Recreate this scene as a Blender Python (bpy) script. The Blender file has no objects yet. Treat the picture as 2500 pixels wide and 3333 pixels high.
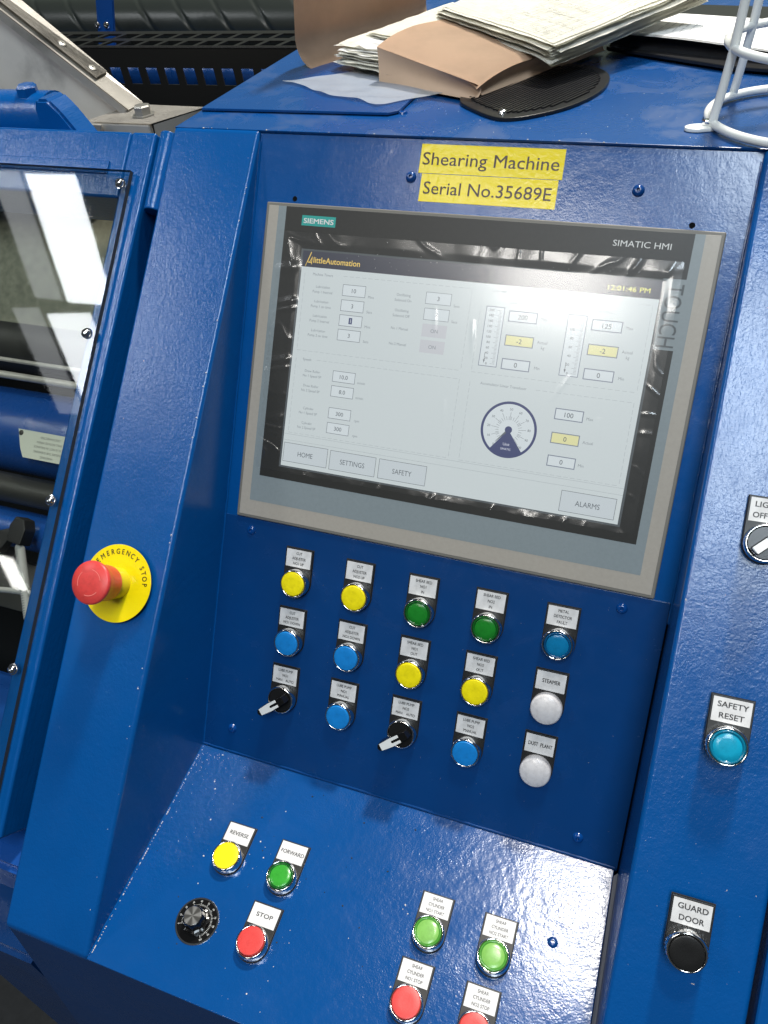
import bpy, bmesh, math, random
from mathutils import Vector, Matrix, noise
PI = math.pi
random.seed(7)
SC = bpy.context.scene
COL = SC.collection

# ---------------------------------------------------------------- frames
# Millimetre frames. The tilted instrument face is the reference: X right along it, Y down
# its slope, Z into the machine. The world has Z up, Y going back into the machine.
TB = math.radians(56)
def P(x, y, z=0.0):
    """instrument-face coordinates (mm) -> world (m)"""
    return Vector((x, -math.cos(TB)*y + math.sin(TB)*z, -(math.sin(TB)*y + math.cos(TB)*z))) * 0.001
def D(x, y, z=0.0):
    return P(x, y, z) * 1000.0
def frame(origin, down):
    """matrix with local x = right, local y = up the slope, local z = out of the surface (mm units)"""
    X = Vector((1, 0, 0)); U = -D(0, *down).normalized(); N = X.cross(U).normalized()
    m = Matrix((X, U, N)).transposed().to_4x4()
    m.translation = P(*origin)
    return m
a52 = math.radians(52); a13 = math.radians(13.4)
FACE = frame((0, 0, 4), (1, 0))
FRONT = frame((0, 0, 0), (1, 0))
CONS = frame((0, 573, 0), (math.cos(a52), -math.sin(a52)))
PILL = frame((0, -64, 0), (math.cos(a13), -math.sin(a13)))
def on(fr, x, v, h=0.0, rot=0.0):
    """place on a frame: x right, v down the slope, h above it (mm); rot in degrees"""
    return fr @ Matrix.Translation(Vector((x, -v, h))*0.001) @ Matrix.Rotation(math.radians(rot), 4, 'Z')

# ---------------------------------------------------------------- camera
cd = bpy.data.cameras.new('camera'); cam = bpy.data.objects.new('camera', cd); COL.objects.link(cam)
w = Vector((0.157426, 0.318753, 0.156951)); Rw = Matrix.Rotation(w.length, 3, w.normalized())
cx, cy, cz = (Vector(Rw[0]), Vector(Rw[1]), Vector(Rw[2]))
cm = Matrix((D(*cx), -D(*cy), -D(*cz))).transposed().to_4x4()
cm.translation = P(385.256, 142.642, -712.71)
cam.matrix_world = cm
cd.sensor_fit = 'VERTICAL'; cd.sensor_height = 24.0; cd.lens = 24.0*2560/3333
cd.clip_start = 0.02; cd.clip_end = 60
SC.camera = cam

# ---------------------------------------------------------------- light
world = bpy.data.worlds.new("World"); SC.world = world; world.use_nodes = True
bg = world.node_tree.nodes['Background']
bg.inputs[0].default_value = (0.62, 0.72, 0.80, 1); bg.inputs[1].default_value = 0.085
def area(name, loc, aim, sx, sy, radiance, col, spin=0.0):
    l = bpy.data.lights.new(name, 'AREA'); l.shape = 'RECTANGLE'; l.size = sx; l.size_y = sy
    l.energy = radiance*PI*sx*sy; l.color = col
    o = bpy.data.objects.new(name, l); COL.objects.link(o); o.location = loc
    d = (Vector(aim)-Vector(loc)); q = d.to_track_quat('-Z', 'Y')
    o.rotation_euler = (q.to_matrix() @ Matrix.Rotation(spin, 3, 'Z')).to_euler()
    return o
H = 3.5
# high-bay lamp over the machine: throws the knob shadows and the white sheen on the console
area('high_bay_lamp', (0.55, 1.75, 2.95), (0.25, -0.30, -0.40), 0.28, 0.28, 900.0, (1.0, 0.95, 0.87))
area('high_bay_lamp', (0.52, 0.60, 3.4), (0.40, -0.35, -0.45), 0.30, 0.30, 215.0, (1.0, 0.96, 0.9))
# roof lights of the hall
area('roof_light_right', (0.93, -2.33, H), (0.93, -2.33, 0), 0.86, 2.15, 29.0, (0.78, 0.90, 1.0))
area('roof_light_left', (-3.44, -1.50, H), (-3.44, -1.50, 0), 0.40, 0.86, 34.0, (0.93, 0.97, 1.0), 0.03)
area('roof_light_left', (-3.60, -2.46, H), (-3.60, -2.46, 0), 0.40, 0.88, 30.0, (0.93, 0.97, 1.0), 0.12)
area('roof_light_left', (-3.80, -1.50, H), (-3.80, -1.50, 0), 0.24, 0.86, 5.5, (0.93, 0.97, 1.0), 0.03)
area('roof_light_left', (-3.98, -2.46, H), (-3.98, -2.46, 0), 0.26, 0.88, 5.0, (0.93, 0.97, 1.0), 0.12)
area('strip_lamp', (-1.18, -3.22, H), (0.17, 0, 0), 0.35, 0.35, 34.0, (1.0, 0.96, 0.9))
area('strip_lamp', (-0.42, -3.95, H), (0.28, 0, 0), 0.85, 0.55, 34.0, (1.0, 0.97, 0.92))
area('strip_lamp', (-5.4, -5.0, H), (-5.4, -5.0, 0), 0.2, 0.45, 40.0, (1.0, 0.99, 0.95))
SC.view_settings.view_transform = 'Standard'
SC.view_settings.look = 'None'; SC.view_settings.gamma = 1.0; SC.view_settings.exposure = -0.39
SC.cycles.max_bounces = 8; SC.cycles.transparent_max_bounces = 12

# ---------------------------------------------------------------- materials
def srgb(r, g, b):
    f = lambda c: (c/255/12.92) if c/255 <= 0.04045 else ((c/255+0.055)/1.055)**2.4
    return (f(r), f(g), f(b), 1)
def mat(name, base, rough=0.5, metal=0.0, coat=0.0, spec=0.5, emit=None, estr=0.0, trans=0.0, ior=1.45):
    m = bpy.data.materials.new(name); m.use_nodes = True
    b = m.node_tree.nodes['Principled BSDF']
    b.inputs['Base Color'].default_value = base if len(base) == 4 else (*base, 1)
    b.inputs['Roughness'].default_value = rough; b.inputs['Metallic'].default_value = metal
    b.inputs['Coat Weight'].default_value = coat; b.inputs['Coat Roughness'].default_value = 0.08
    b.inputs['Specular IOR Level'].default_value = spec; b.inputs['IOR'].default_value = ior
    b.inputs['Transmission Weight'].default_value = trans
    if emit: b.inputs['Emission Color'].default_value = emit; b.inputs['Emission Strength'].default_value = estr
    m['b'] = 1
    return m
def nd(m, t, **kw):
    n = m.node_tree.nodes.new(t)
    for k, v in kw.items():
        if isinstance(k, str) and hasattr(n, k): setattr(n, k, v)
    return n
def ln(m, a, b): m.node_tree.links.new(a, b)
def bsdf(m): return m.node_tree.nodes['Principled BSDF']
def coords(m, scale=(1, 1, 1), rot=(0, 0, 0)):
    tc = nd(m, 'ShaderNodeTexCoord'); mp = nd(m, 'ShaderNodeMapping')
    mp.inputs['Scale'].default_value = scale; mp.inputs['Rotation'].default_value = rot
    ln(m, tc.outputs['Object'], mp.inputs['Vector']); return mp.outputs['Vector']
def noisetex(m, vec, scale, detail=3, rough=0.5, dist=0.0):
    n = nd(m, 'ShaderNodeTexNoise'); n.inputs['Scale'].default_value = scale
    n.inputs['Detail'].default_value = detail; n.inputs['Roughness'].default_value = rough
    n.inputs['Distortion'].default_value = dist; ln(m, vec, n.inputs['Vector']); return n.outputs['Fac']
def ramp(m, fac, stops):
    r = nd(m, 'ShaderNodeValToRGB'); e = r.color_ramp.elements
    while len(e) < len(stops): e.new(0.5)
    for q, (p, c) in zip(e, stops): q.position = p; q.color = c if len(c) == 4 else (*c, 1)
    ln(m, fac, r.inputs['Fac']); return r.outputs['Color']
def bump(m, parts, dist=0.001):
    """parts: list of (height socket, strength); chained bumps into Normal and Coat Normal"""
    prev = None
    for hgt, s, d in parts:
        b = nd(m, 'ShaderNodeBump'); b.inputs['Strength'].default_value = s; b.inputs['Distance'].default_value = d
        ln(m, hgt, b.inputs['Height'])
        if prev: ln(m, prev, b.inputs['Normal'])
        prev = b.outputs['Normal']
    ln(m, prev, bsdf(m).inputs['Normal']); ln(m, prev, bsdf(m).inputs['Coat Normal'])
def mixc(m, fac, a, b):
    x = nd(m, 'ShaderNodeMix'); x.data_type = 'RGBA'
    if hasattr(fac, 'links'): ln(m, fac, x.inputs[0])
    else: x.inputs[0].default_value = fac
    for s, v in ((6, a), (7, b)):
        if hasattr(v, 'links'): ln(m, v, x.inputs[s])
        else: x.inputs[s].default_value = v if len(v) == 4 else (*v, 1)
    return x.outputs[2]

BLUE = (0.0007, 0.068, 0.255, 1)
def paint(name, base=BLUE, orange=1.0, brush=0.0, rough=0.22, wear=0.15, coat=0.0, grain=1.0, dust=0.0, chips=0.0):
    """hand-painted machine enamel: orange peel, brush strokes, dull patches, paint chips"""
    m = mat(name, base, rough, coat=coat, spec=0.65)
    v = coords(m)
    def patchy(hh, sc, lo):
        mu = nd(m, 'ShaderNodeMath', operation='MULTIPLY'); k_ = ramp(m, noisetex(m, v, sc, 3, 0.55, 0.6), [(0.36, (lo,)*3), (0.62, (1.15,)*3)])
        ln(m, hh, mu.inputs[0]); ln(m, k_, mu.inputs[1]); return mu.outputs[0]
    n1 = patchy(noisetex(m, v, 620*grain, 2, 0.5), 11, 0.25); n2 = patchy(noisetex(m, v, 170*grain, 2, 0.5), 7, 0.35)
    parts = [(n1, 0.20*orange, 0.0006), (n2, 0.14*orange, 0.0014)]
    if brush:
        vb = coords(m, (1.0, 0.10, 1.0), (0, 0, 0.12)); nb = noisetex(m, vb, 420, 3, 0.6, 0.6)
        parts.append((nb, 0.24*brush, 0.0010))
    big = noisetex(m, v, 9, 4, 0.6, 0.4)
    parts.append((big, 0.15, 0.004))
    bump(m, parts)
    col = mixc(m, big, tuple(c*0.86 for c in base[:3]), tuple(c*1.12 for c in base[:3]))
    if dust:
        dn = ramp(m, noisetex(m, v, 17, 5, 0.62, 0.5), [(0.50, (0, 0, 0)), (0.62, (dust, dust, dust))])
        col = mixc(m, dn, col, (0.045, 0.080, 0.17))
        rr = ramp(m, noisetex(m, v, 17, 5, 0.62, 0.5), [(0.50, (rough,)*3), (0.62, (rough+0.3*dust,)*3)])
        ln(m, rr, bsdf(m).inputs['Roughness'])
    else:
        sm = ramp(m, noisetex(m, v, 26, 5, 0.65, 0.8), [(0.42, (rough*0.88,)*3), (0.60, (rough*1.05,)*3), (0.80, (rough*1.4,)*3)])
        ln(m, sm, bsdf(m).inputs['Roughness'])
    if chips:
        ch = ramp(m, noisetex(m, v, 210, 2, 0.5), [(0.80-0.02*chips, (0, 0, 0)), (0.805-0.02*chips, (1, 1, 1))])
        col = mixc(m, ch, col, (0.45, 0.42, 0.40))
    ln(m, col, bsdf(m).inputs['Base Color'])
    return m
M = {}
M['face'] = paint('blue_enamel_face', orange=0.55, brush=0.35, rough=0.20)
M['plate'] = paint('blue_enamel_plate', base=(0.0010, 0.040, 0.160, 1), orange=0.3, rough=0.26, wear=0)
M['console'] = paint('blue_enamel_console', base=(0.0006, 0.055, 0.210, 1), orange=1.15, rough=0.18, chips=0.4); bsdf(M['console']).inputs['Specular IOR Level'].default_value = 1.0
M['pillar'] = paint('blue_enamel_pillar', orange=0.8, brush=0.75, rough=0.22, chips=0.1)
M['door'] = paint('blue_enamel_door', orange=0.8, brush=1.3, rough=0.2)
M['top'] = paint('blue_enamel_top', base=(0.0020, 0.054, 0.205, 1), orange=0.25, rough=0.26, dust=0.4)
M['lid'] = paint('blue_enamel_lid', base=(0.0020, 0.051, 0.195, 1), orange=0.22, rough=0.26, dust=0.35)
M['screwblue'] = paint('blue_enamel_screw', base=(0.0018, 0.045, 0.20, 1), orange=0.3, rough=0.15, grain=3)
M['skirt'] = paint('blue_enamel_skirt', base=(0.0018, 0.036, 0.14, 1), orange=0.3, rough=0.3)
M['bluefar'] = paint('blue_enamel_far', base=(0.006, 0.060, 0.26, 1), orange=0.2, rough=0.3, grain=0.4)
M['chip'] = mat('bare_primer_chip', (0.60, 0.55, 0.50), 0.7)
M['grime_and_shade'] = mat('dark_grime_and_shade', (0.02, 0.02, 0.018), 0.8)  # dirt specks, also the contact shadow painted under legend plates
M['black'] = mat('black_plastic', (0.012, 0.012, 0.012), 0.42)
M['blackgloss'] = mat('black_gloss_plastic', (0.006, 0.006, 0.006), 0.16)
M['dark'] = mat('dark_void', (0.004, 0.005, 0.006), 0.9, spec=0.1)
M['chrome'] = mat('polished_chrome', (0.78, 0.76, 0.73), 0.10, 1.0)
M['steelscrew'] = mat('steel_screw', (0.72, 0.72, 0.72), 0.16, 1.0)
def plastic(name, base, rough=0.35, sss=0.0):
    m = mat(name, base, rough)
    v = coords(m); sp = ramp(m, noisetex(m, v, 160, 4, 0.6), [(0.28, tuple(c*0.80 for c in base[:3])), (0.55, base[:3])])
    ln(m, sp, bsdf(m).inputs['Base Color'])
    bump(m, [(noisetex(m, v, 900, 2), 0.08, 0.0004)])
    return m
M['yellow'] = plastic('yellow_cap_plastic', (0.86, 0.72, 0.004))
M['bluecap'] = plastic('blue_cap_plastic', (0.006, 0.20, 0.56))
M['redcap'] = plastic('red_cap_plastic', (0.60, 0.05, 0.045))
M['whitecap'] = plastic('white_lens_plastic', (0.60, 0.58, 0.58), 0.22)
M['blackcap'] = plastic('black_cap_plastic', (0.010, 0.010, 0.010), 0.3)
M['greencap'] = plastic('green_lens_plastic', (0.012, 0.20, 0.020), 0.22)
M['greencap2'] = plastic('mid_green_lens_plastic', (0.035, 0.30, 0.03), 0.22)
M['greenrim'] = plastic('green_lens_rim', (0.006, 0.085, 0.012), 0.16)
M['greenlit'] = plastic('pale_green_lens_plastic', (0.19, 0.42, 0.09), 0.24)
M['greenlitrim'] = plastic('pale_green_lens_rim', (0.06, 0.24, 0.03), 0.16)
M['bluelens'] = plastic('blue_lens_plastic', (0.004, 0.17, 0.36), 0.2)
M['bluelensrim'] = plastic('blue_lens_rim', (0.002, 0.06, 0.16), 0.15)
M['cyanlens'] = plastic('cyan_lens_plastic', (0.006, 0.30, 0.46), 0.2)
M['cyanrim'] = plastic('cyan_lens_rim', (0.003, 0.15, 0.25), 0.15)
M['card'] = mat('printed_card', (0.62, 0.61, 0.60), 0.45)
_v = coords(M['card']); ln(M['card'], ramp(M['card'], noisetex(M['card'], _v, 90, 4, 0.6), [(0.3, (0.52, 0.51, 0.50)), (0.6, (0.66, 0.65, 0.64))]), bsdf(M['card']).inputs['Base Color'])
M['ink'] = mat('black_ink', (0.035, 0.033, 0.033), 0.5)
M['inkgrey'] = mat('grey_ink', (0.20, 0.21, 0.22), 0.6)
M['white'] = mat('white_inlay', (0.72, 0.72, 0.69), 0.35)
M['sticker'] = mat('yellow_sticker_vinyl', (0.80, 0.63, 0.004), 0.2)
_v = coords(M['sticker']); bump(M['sticker'], [(noisetex(M['sticker'], _v, 210, 2, 0.5, 0.3), 0.2, 0.0010), (noisetex(M['sticker'], _v, 60, 2), 0.08, 0.002)])
M['brown'] = mat('dark_brown_ink', (0.035, 0.014, 0.006), 0.3)
M['collar'] = mat('yellow_clear_collar', (0.62, 0.50, 0.02), 0.12)
M['bezel'] = mat('taupe_bezel', (0.155, 0.145, 0.125), 0.45)
def speck(name, base, amt=0.12, rough=0.45, scale=260):
    m = mat(name, base, rough); v = coords(m)
    c = ramp(m, noisetex(m, v, scale, 5, 0.7), [(0.30, tuple(x*(1-amt) for x in base[:3])), (0.70, tuple(x*(1+amt) for x in base[:3]))])
    ln(m, mixc(m, ramp(m, noisetex(m, v, 8, 3, 0.5), [(0.4, (0, 0, 0)), (0.75, (0.22, 0.22, 0.22))]), c, tuple(x*0.85 for x in base[:3])), bsdf(m).inputs['Base Color'])
    bump(m, [(noisetex(m, v, 1500, 2), 0.15, 0.0003)]); return m
M['silver'] = speck('silver_front_foil', (0.345, 0.315, 0.27), 0.05, 0.36)
M['greyblue'] = speck('grey_blue_front_foil', (0.205, 0.24, 0.25), 0.05, 0.36)
M['foilblack'] = speck('black_front_foil', (0.020, 0.020, 0.018), 0.1, 0.4)
M['petrol'] = mat('petrol_logo_print', (0.02, 0.30, 0.26), 0.5)
M['foilwhite'] = mat('white_front_print', (0.62, 0.62, 0.60), 0.5)
M['foilgrey'] = mat('dark_grey_front_print', (0.085, 0.095, 0.10), 0.5)
def screen(name, col, s, k=0.3):
    m = mat(name, (0.02, 0.02, 0.02), 0.35, emit=col, estr=s*1.27); return m
M['scr_bg'] = screen('screen_background', srgb(204, 214, 216), 0.94)
M['scr_head'] = screen('screen_header', srgb(52, 56, 72), 0.85)
M['scr_box'] = screen('screen_value_field', srgb(214, 224, 228), 0.92)
M['scr_ybox'] = screen('screen_yellow_field', srgb(226, 225, 168), 0.92)
M['scr_key'] = screen('screen_key', srgb(200, 210, 215), 0.93)
M['scr_grey'] = screen('screen_grey_key', srgb(196, 200, 206), 0.95)
M['scr_line'] = screen('screen_line', srgb(150, 160, 166), 0.85)
M['scr_frame'] = screen('screen_field_frame', srgb(118, 126, 136), 0.84)
M['scr_frameblue'] = screen('screen_bluegrey_frame', srgb(128, 138, 158), 0.8)
M['scr_ink'] = screen('screen_ink', srgb(100, 108, 116), 0.82)
M['scr_soft'] = screen('screen_soft_ink', srgb(138, 147, 154), 0.88)
M['scr_navy'] = screen('screen_navy', srgb(62, 72, 120), 0.8)
M['scr_gold'] = screen('screen_gold', srgb(238, 204, 100), 0.95)
M['scr_yellow'] = screen('screen_yellow', srgb(236, 234, 110), 0.95)
M['scr_white'] = screen('screen_white', srgb(225, 230, 245), 0.95)
# protective film: thin clear sheet that only reflects
def film(name, rough, scale, strength, facmul=1.0, tint=(1, 1, 1, 1)):
    m = bpy.data.materials.new(name); m.use_nodes = True; t = m.node_tree; t.nodes.clear()
    out = nd(m, 'ShaderNodeOutputMaterial'); mx = nd(m, 'ShaderNodeMixShader'); tr = nd(m, 'ShaderNodeBsdfTransparent')
    tr.inputs[0].default_value = tint
    gl = nd(m, 'ShaderNodeBsdfGlossy'); gl.inputs['Roughness'].default_value = rough
    fr = nd(m, 'ShaderNodeFresnel'); fr.inputs['IOR'].default_value = 1.5
    mu = nd(m, 'ShaderNodeMath', operation='MULTIPLY'); mu.inputs[1].default_value = facmul
    v = coords(m); bp = nd(m, 'ShaderNodeBump'); bp.inputs['Strength'].default_value = strength; bp.inputs['Distance'].default_value = 0.001
    ln(m, noisetex(m, v, scale, 3, 0.5), bp.inputs['Height'])
    ge = nd(m, 'ShaderNodeNewGeometry'); sb_ = nd(m, 'ShaderNodeMath', operation='SUBTRACT'); sb_.inputs[0].default_value = 1.0; ln(m, ge.outputs['Backfacing'], sb_.inputs[1])
    m2 = nd(m, 'ShaderNodeMath', operation='MULTIPLY'); ln(m, mu.outputs[0], m2.inputs[0]); ln(m, sb_.outputs[0], m2.inputs[1])
    ln(m, bp.outputs[0], gl.inputs['Normal']); ln(m, fr.outputs[0], mu.inputs[0]); ln(m, m2.outputs[0], mx.inputs[0])
    ln(m, tr.outputs[0], mx.inputs[1]); ln(m, gl.outputs[0], mx.inputs[2]); ln(m, mx.outputs[0], out.inputs[0])
    return m
M['film'] = film('clear_protective_film', 0.17, 40, 0.03, 1.7)
M['sheet'] = film('polycarbonate_sheet', 0.028, 8, 0.02, 1.0, (0.93, 0.94, 0.92, 1))
M['sheetedge'] = mat('polycarbonate_edge', (0.035, 0.035, 0.03), 0.25)
M['polybag'] = mat('milky_plastic_bag', (0.50, 0.54, 0.58), 0.28); bsdf(M['polybag']).inputs['Alpha'].default_value = 0.5
def paper(name, base, dirt=0.25, scale=20):
    m = mat(name, base, 0.85, spec=0.2); v = coords(m)
    c = ramp(m, noisetex(m, v, scale, 5, 0.65), [(0.35, tuple(x*(1-dirt) for x in base)), (0.6, base)])
    ln(m, c, bsdf(m).inputs['Base Color'])
    bump(m, [(noisetex(m, v, 14, 3), 0.3, 0.003), (noisetex(m, v, 700, 2), 0.05, 0.0004)]); return m
M['manila'] = paper('tan_kraft_paper', (0.62, 0.44, 0.31), 0.16, 9)
M['oldpaper'] = paper('old_drawing_paper', (0.90, 0.885, 0.80), 0.10, 14)
M['newpaper'] = paper('white_paper', (0.88, 0.88, 0.87), 0.06)
M['pencil'] = mat('faded_print_ink', (0.20, 0.20, 0.19), 0.8)
M['palefade'] = mat('pale_print_ink', (0.55, 0.55, 0.56), 0.8)
M['rubber'] = mat('black_printed_plastic', (0.012, 0.012, 0.013), 0.3)
M['whitecoat'] = mat('white_plastic_coated_wire', (0.80, 0.81, 0.78), 0.3)
def steel(name, base=(0.42, 0.40, 0.36), rough=0.42, metal=0.75, st=0.25):
    m = mat(name, base, rough, metal); v = coords(m)
    ln(m, ramp(m, noisetex(m, v, 12, 6, 0.6), [(0.25, tuple(x*0.55 for x in base)), (0.45, base), (0.8, tuple(x*1.15 for x in base))]), bsdf(m).inputs['Base Color'])
    bump(m, [(noisetex(m, coords(m, (1, 8, 1)), 300, 2), st, 0.0004), (noisetex(m, v, 40, 2), 0.2, 0.001)]); return m
M['stainless'] = steel('stainless_steel', (0.50, 0.475, 0.43), 0.45, 0.35)
M['stainside'] = steel('stainless_sheet_side', (0.60, 0.56, 0.49), 0.5, 0.0, 0.1)
M['galv'] = steel('plated_steel', (0.38, 0.37, 0.34), 0.4, 0.8)
M['darksteel'] = steel('dark_steel', (0.06, 0.06, 0.055), 0.45, 0.6)
M['blackmetal'] = mat('black_painted_steel', (0.010, 0.010, 0.010), 0.38)
M['hallwall'] = speck('pale_green_wall', (0.16, 0.20, 0.16), 0.15, 0.8, 20)
M['floor'] = speck('dark_floor_paint', (0.018, 0.018, 0.018), 0.3, 0.7, 60)
M['rubberroll'] = mat('black_spiral_rubber', (0.018, 0.022, 0.020), 0.32)
M['greyfelt'] = speck('grey_green_cloth', (0.21, 0.21, 0.155), 0.3, 0.9, 90)
M['ivory'] = mat('ivory_sign_plastic', (0.50, 0.52, 0.44), 0.5)
M['ivorydark'] = mat('olive_webbing', (0.16, 0.14, 0.05), 0.8)
M['sealant'] = mat('grey_sealant', (0.18, 0.20, 0.24), 0.5)
M['hose'] = mat('grey_hose', (0.30, 0.30, 0.29), 0.5)
def brushed_cap():
    m = mat('spun_aluminium', (0.68, 0.67, 0.63), 0.28, 1.0); tc = nd(m, 'ShaderNodeTexCoord'); g = nd(m, 'ShaderNodeTexGradient'); g.gradient_type = 'RADIAL'
    ln(m, tc.outputs['Object'], g.inputs[0]); mu = nd(m, 'ShaderNodeMath', operation='MULTIPLY'); mu.inputs[1].default_value = 2*PI*5
    s = nd(m, 'ShaderNodeMath', operation='SINE'); ln(m, g.outputs['Fac'], mu.inputs[0]); ln(m, mu.outputs[0], s.inputs[0])
    ma = nd(m, 'ShaderNodeMapRange'); ma.inputs['From Min'].default_value = -1; ln(m, s.outputs[0], ma.inputs[0])
    ln(m, ramp(m, ma.outputs[0], [(0.2, (0.30, 0.29, 0.27)), (0.9, (0.9, 0.88, 0.83))]), bsdf(m).inputs['Base Color']); return m
M['spun'] = brushed_cap()

# ---------------------------------------------------------------- mesh helpers (all in mm, local)
S = 0.001
def link(name, bm, m, parent=None, mw=None, smooth=25):
    me = bpy.data.meshes.new(name)
    bmesh.ops.recalc_face_normals(bm, faces=bm.faces)
    bm.to_mesh(me); bm.free()
    if m is not None:
        for q in (m if isinstance(m, (list, tuple)) else [m]): me.materials.append(q)
    if smooth:
        me.shade_smooth(); me.set_sharp_from_angle(angle=math.radians(smooth))
    o = bpy.data.objects.new(name, me); COL.objects.link(o)
    if smooth and smooth <= 30:
        wn = o.modifiers.new('wn', 'WEIGHTED_NORMAL'); wn.keep_sharp = True; wn.weight = 100
    if parent is not None: o.parent = parent
    if mw is not None:
        if parent is None: o.matrix_world = mw
        else: o.matrix_local = mw
    return o
def thing(name, label, cat, mw=None, group=None):
    o = bpy.data.objects.new(name, None); COL.objects.link(o); o.empty_display_size = 0.01
    if mw is not None: o.matrix_world = mw
    o['label'] = label; o['category'] = cat
    if group: o['group'] = group
    return o
def tag(o, label, cat, group=None, kind=None):
    if label: o['label'] = label
    if cat: o['category'] = cat
    if group: o['group'] = group
    if kind: o['kind'] = kind
    return o
def T(x, y, z): return Matrix.Translation(Vector((x, y, z))*S)
def poly_bm(pts, z0, z1, bev=0.0, seg=2, bm=None, matidx=0):
    """prism of a polygon in local xy (mm) from z0 to z1"""
    own = bm is None
    b = bmesh.new()
    vs = [b.verts.new((x*S, y*S, z0*S)) for x, y in pts]
    f = b.faces.new(vs)
    r = bmesh.ops.extrude_face_region(b, geom=[f])
    bmesh.ops.translate(b, vec=(0, 0, (z1-z0)*S), verts=[v for v in r['geom'] if isinstance(v, bmesh.types.BMVert)])
    if bev: bmesh.ops.bevel(b, geom=list(b.edges), offset=bev*S, segments=seg, affect='EDGES', profile=0.5, clamp_overlap=True)
    if own: return b
    me = bpy.data.meshes.new('t'); b.to_mesh(me); b.free()
    n0 = len(bm.faces); bm.from_mesh(me); bpy.data.meshes.remove(me)
    bm.faces.ensure_lookup_table()
    for i in range(n0, len(bm.faces)): bm.faces[i].material_index = matidx
    return bm
def box(x0, x1, y0, y1, z0, z1, bev=0.0, seg=2, bm=None, matidx=0):
    return poly_bm([(x0, y0), (x1, y0), (x1, y1), (x0, y1)], z0, z1, bev, seg, bm, matidx)
def lathe(prof, n=48, bm=None, cap=True):
    """profile [(r, z)] in mm about local z"""
    b = bm or bmesh.new(); rings = []
    for r, z in prof:
        if r < 1e-6: rings.append([b.verts.new((0, 0, z*S))])
        else: rings.append([b.verts.new((r*S*math.cos(2*PI*k/n), r*S*math.sin(2*PI*k/n), z*S)) for k in range(n)])
    for A, B in zip(rings, rings[1:]):
        for k in range(n):
            k2 = (k+1) % n
            if len(A) == 1 and len(B) == 1: continue
            if len(A) == 1: b.faces.new((A[0], B[k], B[k2]))
            elif len(B) == 1: b.faces.new((A[k], A[k2], B[0]))
            else: b.faces.new((A[k], A[k2], B[k2], B[k]))
    return b
def ringflat(r0, r1, z, n=64, a0=0, a1=2*PI, bm=None):
    b = bm or bmesh.new(); A = []; B = []
    for k in range(n+1):
        a = a0+(a1-a0)*k/n
        A.append(b.verts.new((r0*S*math.cos(a), r0*S*math.sin(a), z*S))); B.append(b.verts.new((r1*S*math.cos(a), r1*S*math.sin(a), z*S)))
    for k in range(n): b.faces.new((A[k], A[k+1], B[k+1], B[k]))
    return b
def tube(pts, r, n=10, bm=None, closed=False):
    """pts in metres (Vectors)"""
    b = bm or bmesh.new(); pts = [Vector(p) for p in pts]; N = len(pts); rings = []; up = None
    for i, p in enumerate(pts):
        if closed: t = (pts[(i+1) % N]-pts[i-1]).normalized()
        else: t = (pts[min(i+1, N-1)]-pts[max(i-1, 0)]).normalized()
        if up is None: up = t.orthogonal().normalized()
        up = (up-t*up.dot(t)).normalized(); s = t.cross(up)
        rings.append([b.verts.new(p+(up*math.cos(2*PI*k/n)+s*math.sin(2*PI*k/n))*r) for k in range(n)])
    rng = range(N) if closed else range(N-1)
    for i in rng:
        A, B = rings[i], rings[(i+1) % N]
        for k in range(n): b.faces.new((A[k], A[(k+1) % n], B[(k+1) % n], B[k]))
    if not closed:
        b.faces.new(rings[0]); b.faces.new(rings[-1])
    return b
def sheet_xy(x0, x1, y0, y1, nx, ny, fn, bm=None):
    b = bm or bmesh.new(); g = []
    for j in range(ny+1):
        row = []
        for i in range(nx+1):
            x = x0+(x1-x0)*i/nx; y = y0+(y1-y0)*j/ny
            row.append(b.verts.new(Vector(fn(x, y))*S))
        g.append(row)
    for j in range(ny):
        for i in range(nx): b.faces.new((g[j][i], g[j][i+1], g[j+1][i+1], g[j+1][i]))
    return b
def flat(pts, z=0.0, bm=None):
    b = bm or bmesh.new(); b.faces.new([b.verts.new((x*S, y*S, z*S)) for x, y in pts]); return b
def rectflat(x0, x1, y0, y1, z=0.0, bm=None): return flat([(x0, y0), (x1, y0), (x1, y1), (x0, y1)], z, bm)
_txt = {}
def text_bm(s, cap=None, width=None, bold=0.0, bm=None, at=(0, 0, 0), align='C', xs=1.0, shear=0.0, rot=0.0, mat_idx=0, vcentre=True):
    b = bm or bmesh.new(); h = cap or 3.0
    steps = [(0, 0)] if bold <= 0 else [(-bold, -bold*.5), (bold, bold*.5), (-bold, bold*.5), (bold, -bold*.5)]
    for i, (dx, dy) in enumerate(steps):
        _text(s, cap, width, b, (at[0]+dx*h*1.2, at[1]+dy*h*1.2, at[2]+i*.012), align, xs, shear, rot, mat_idx, vcentre)
    return b
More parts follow.
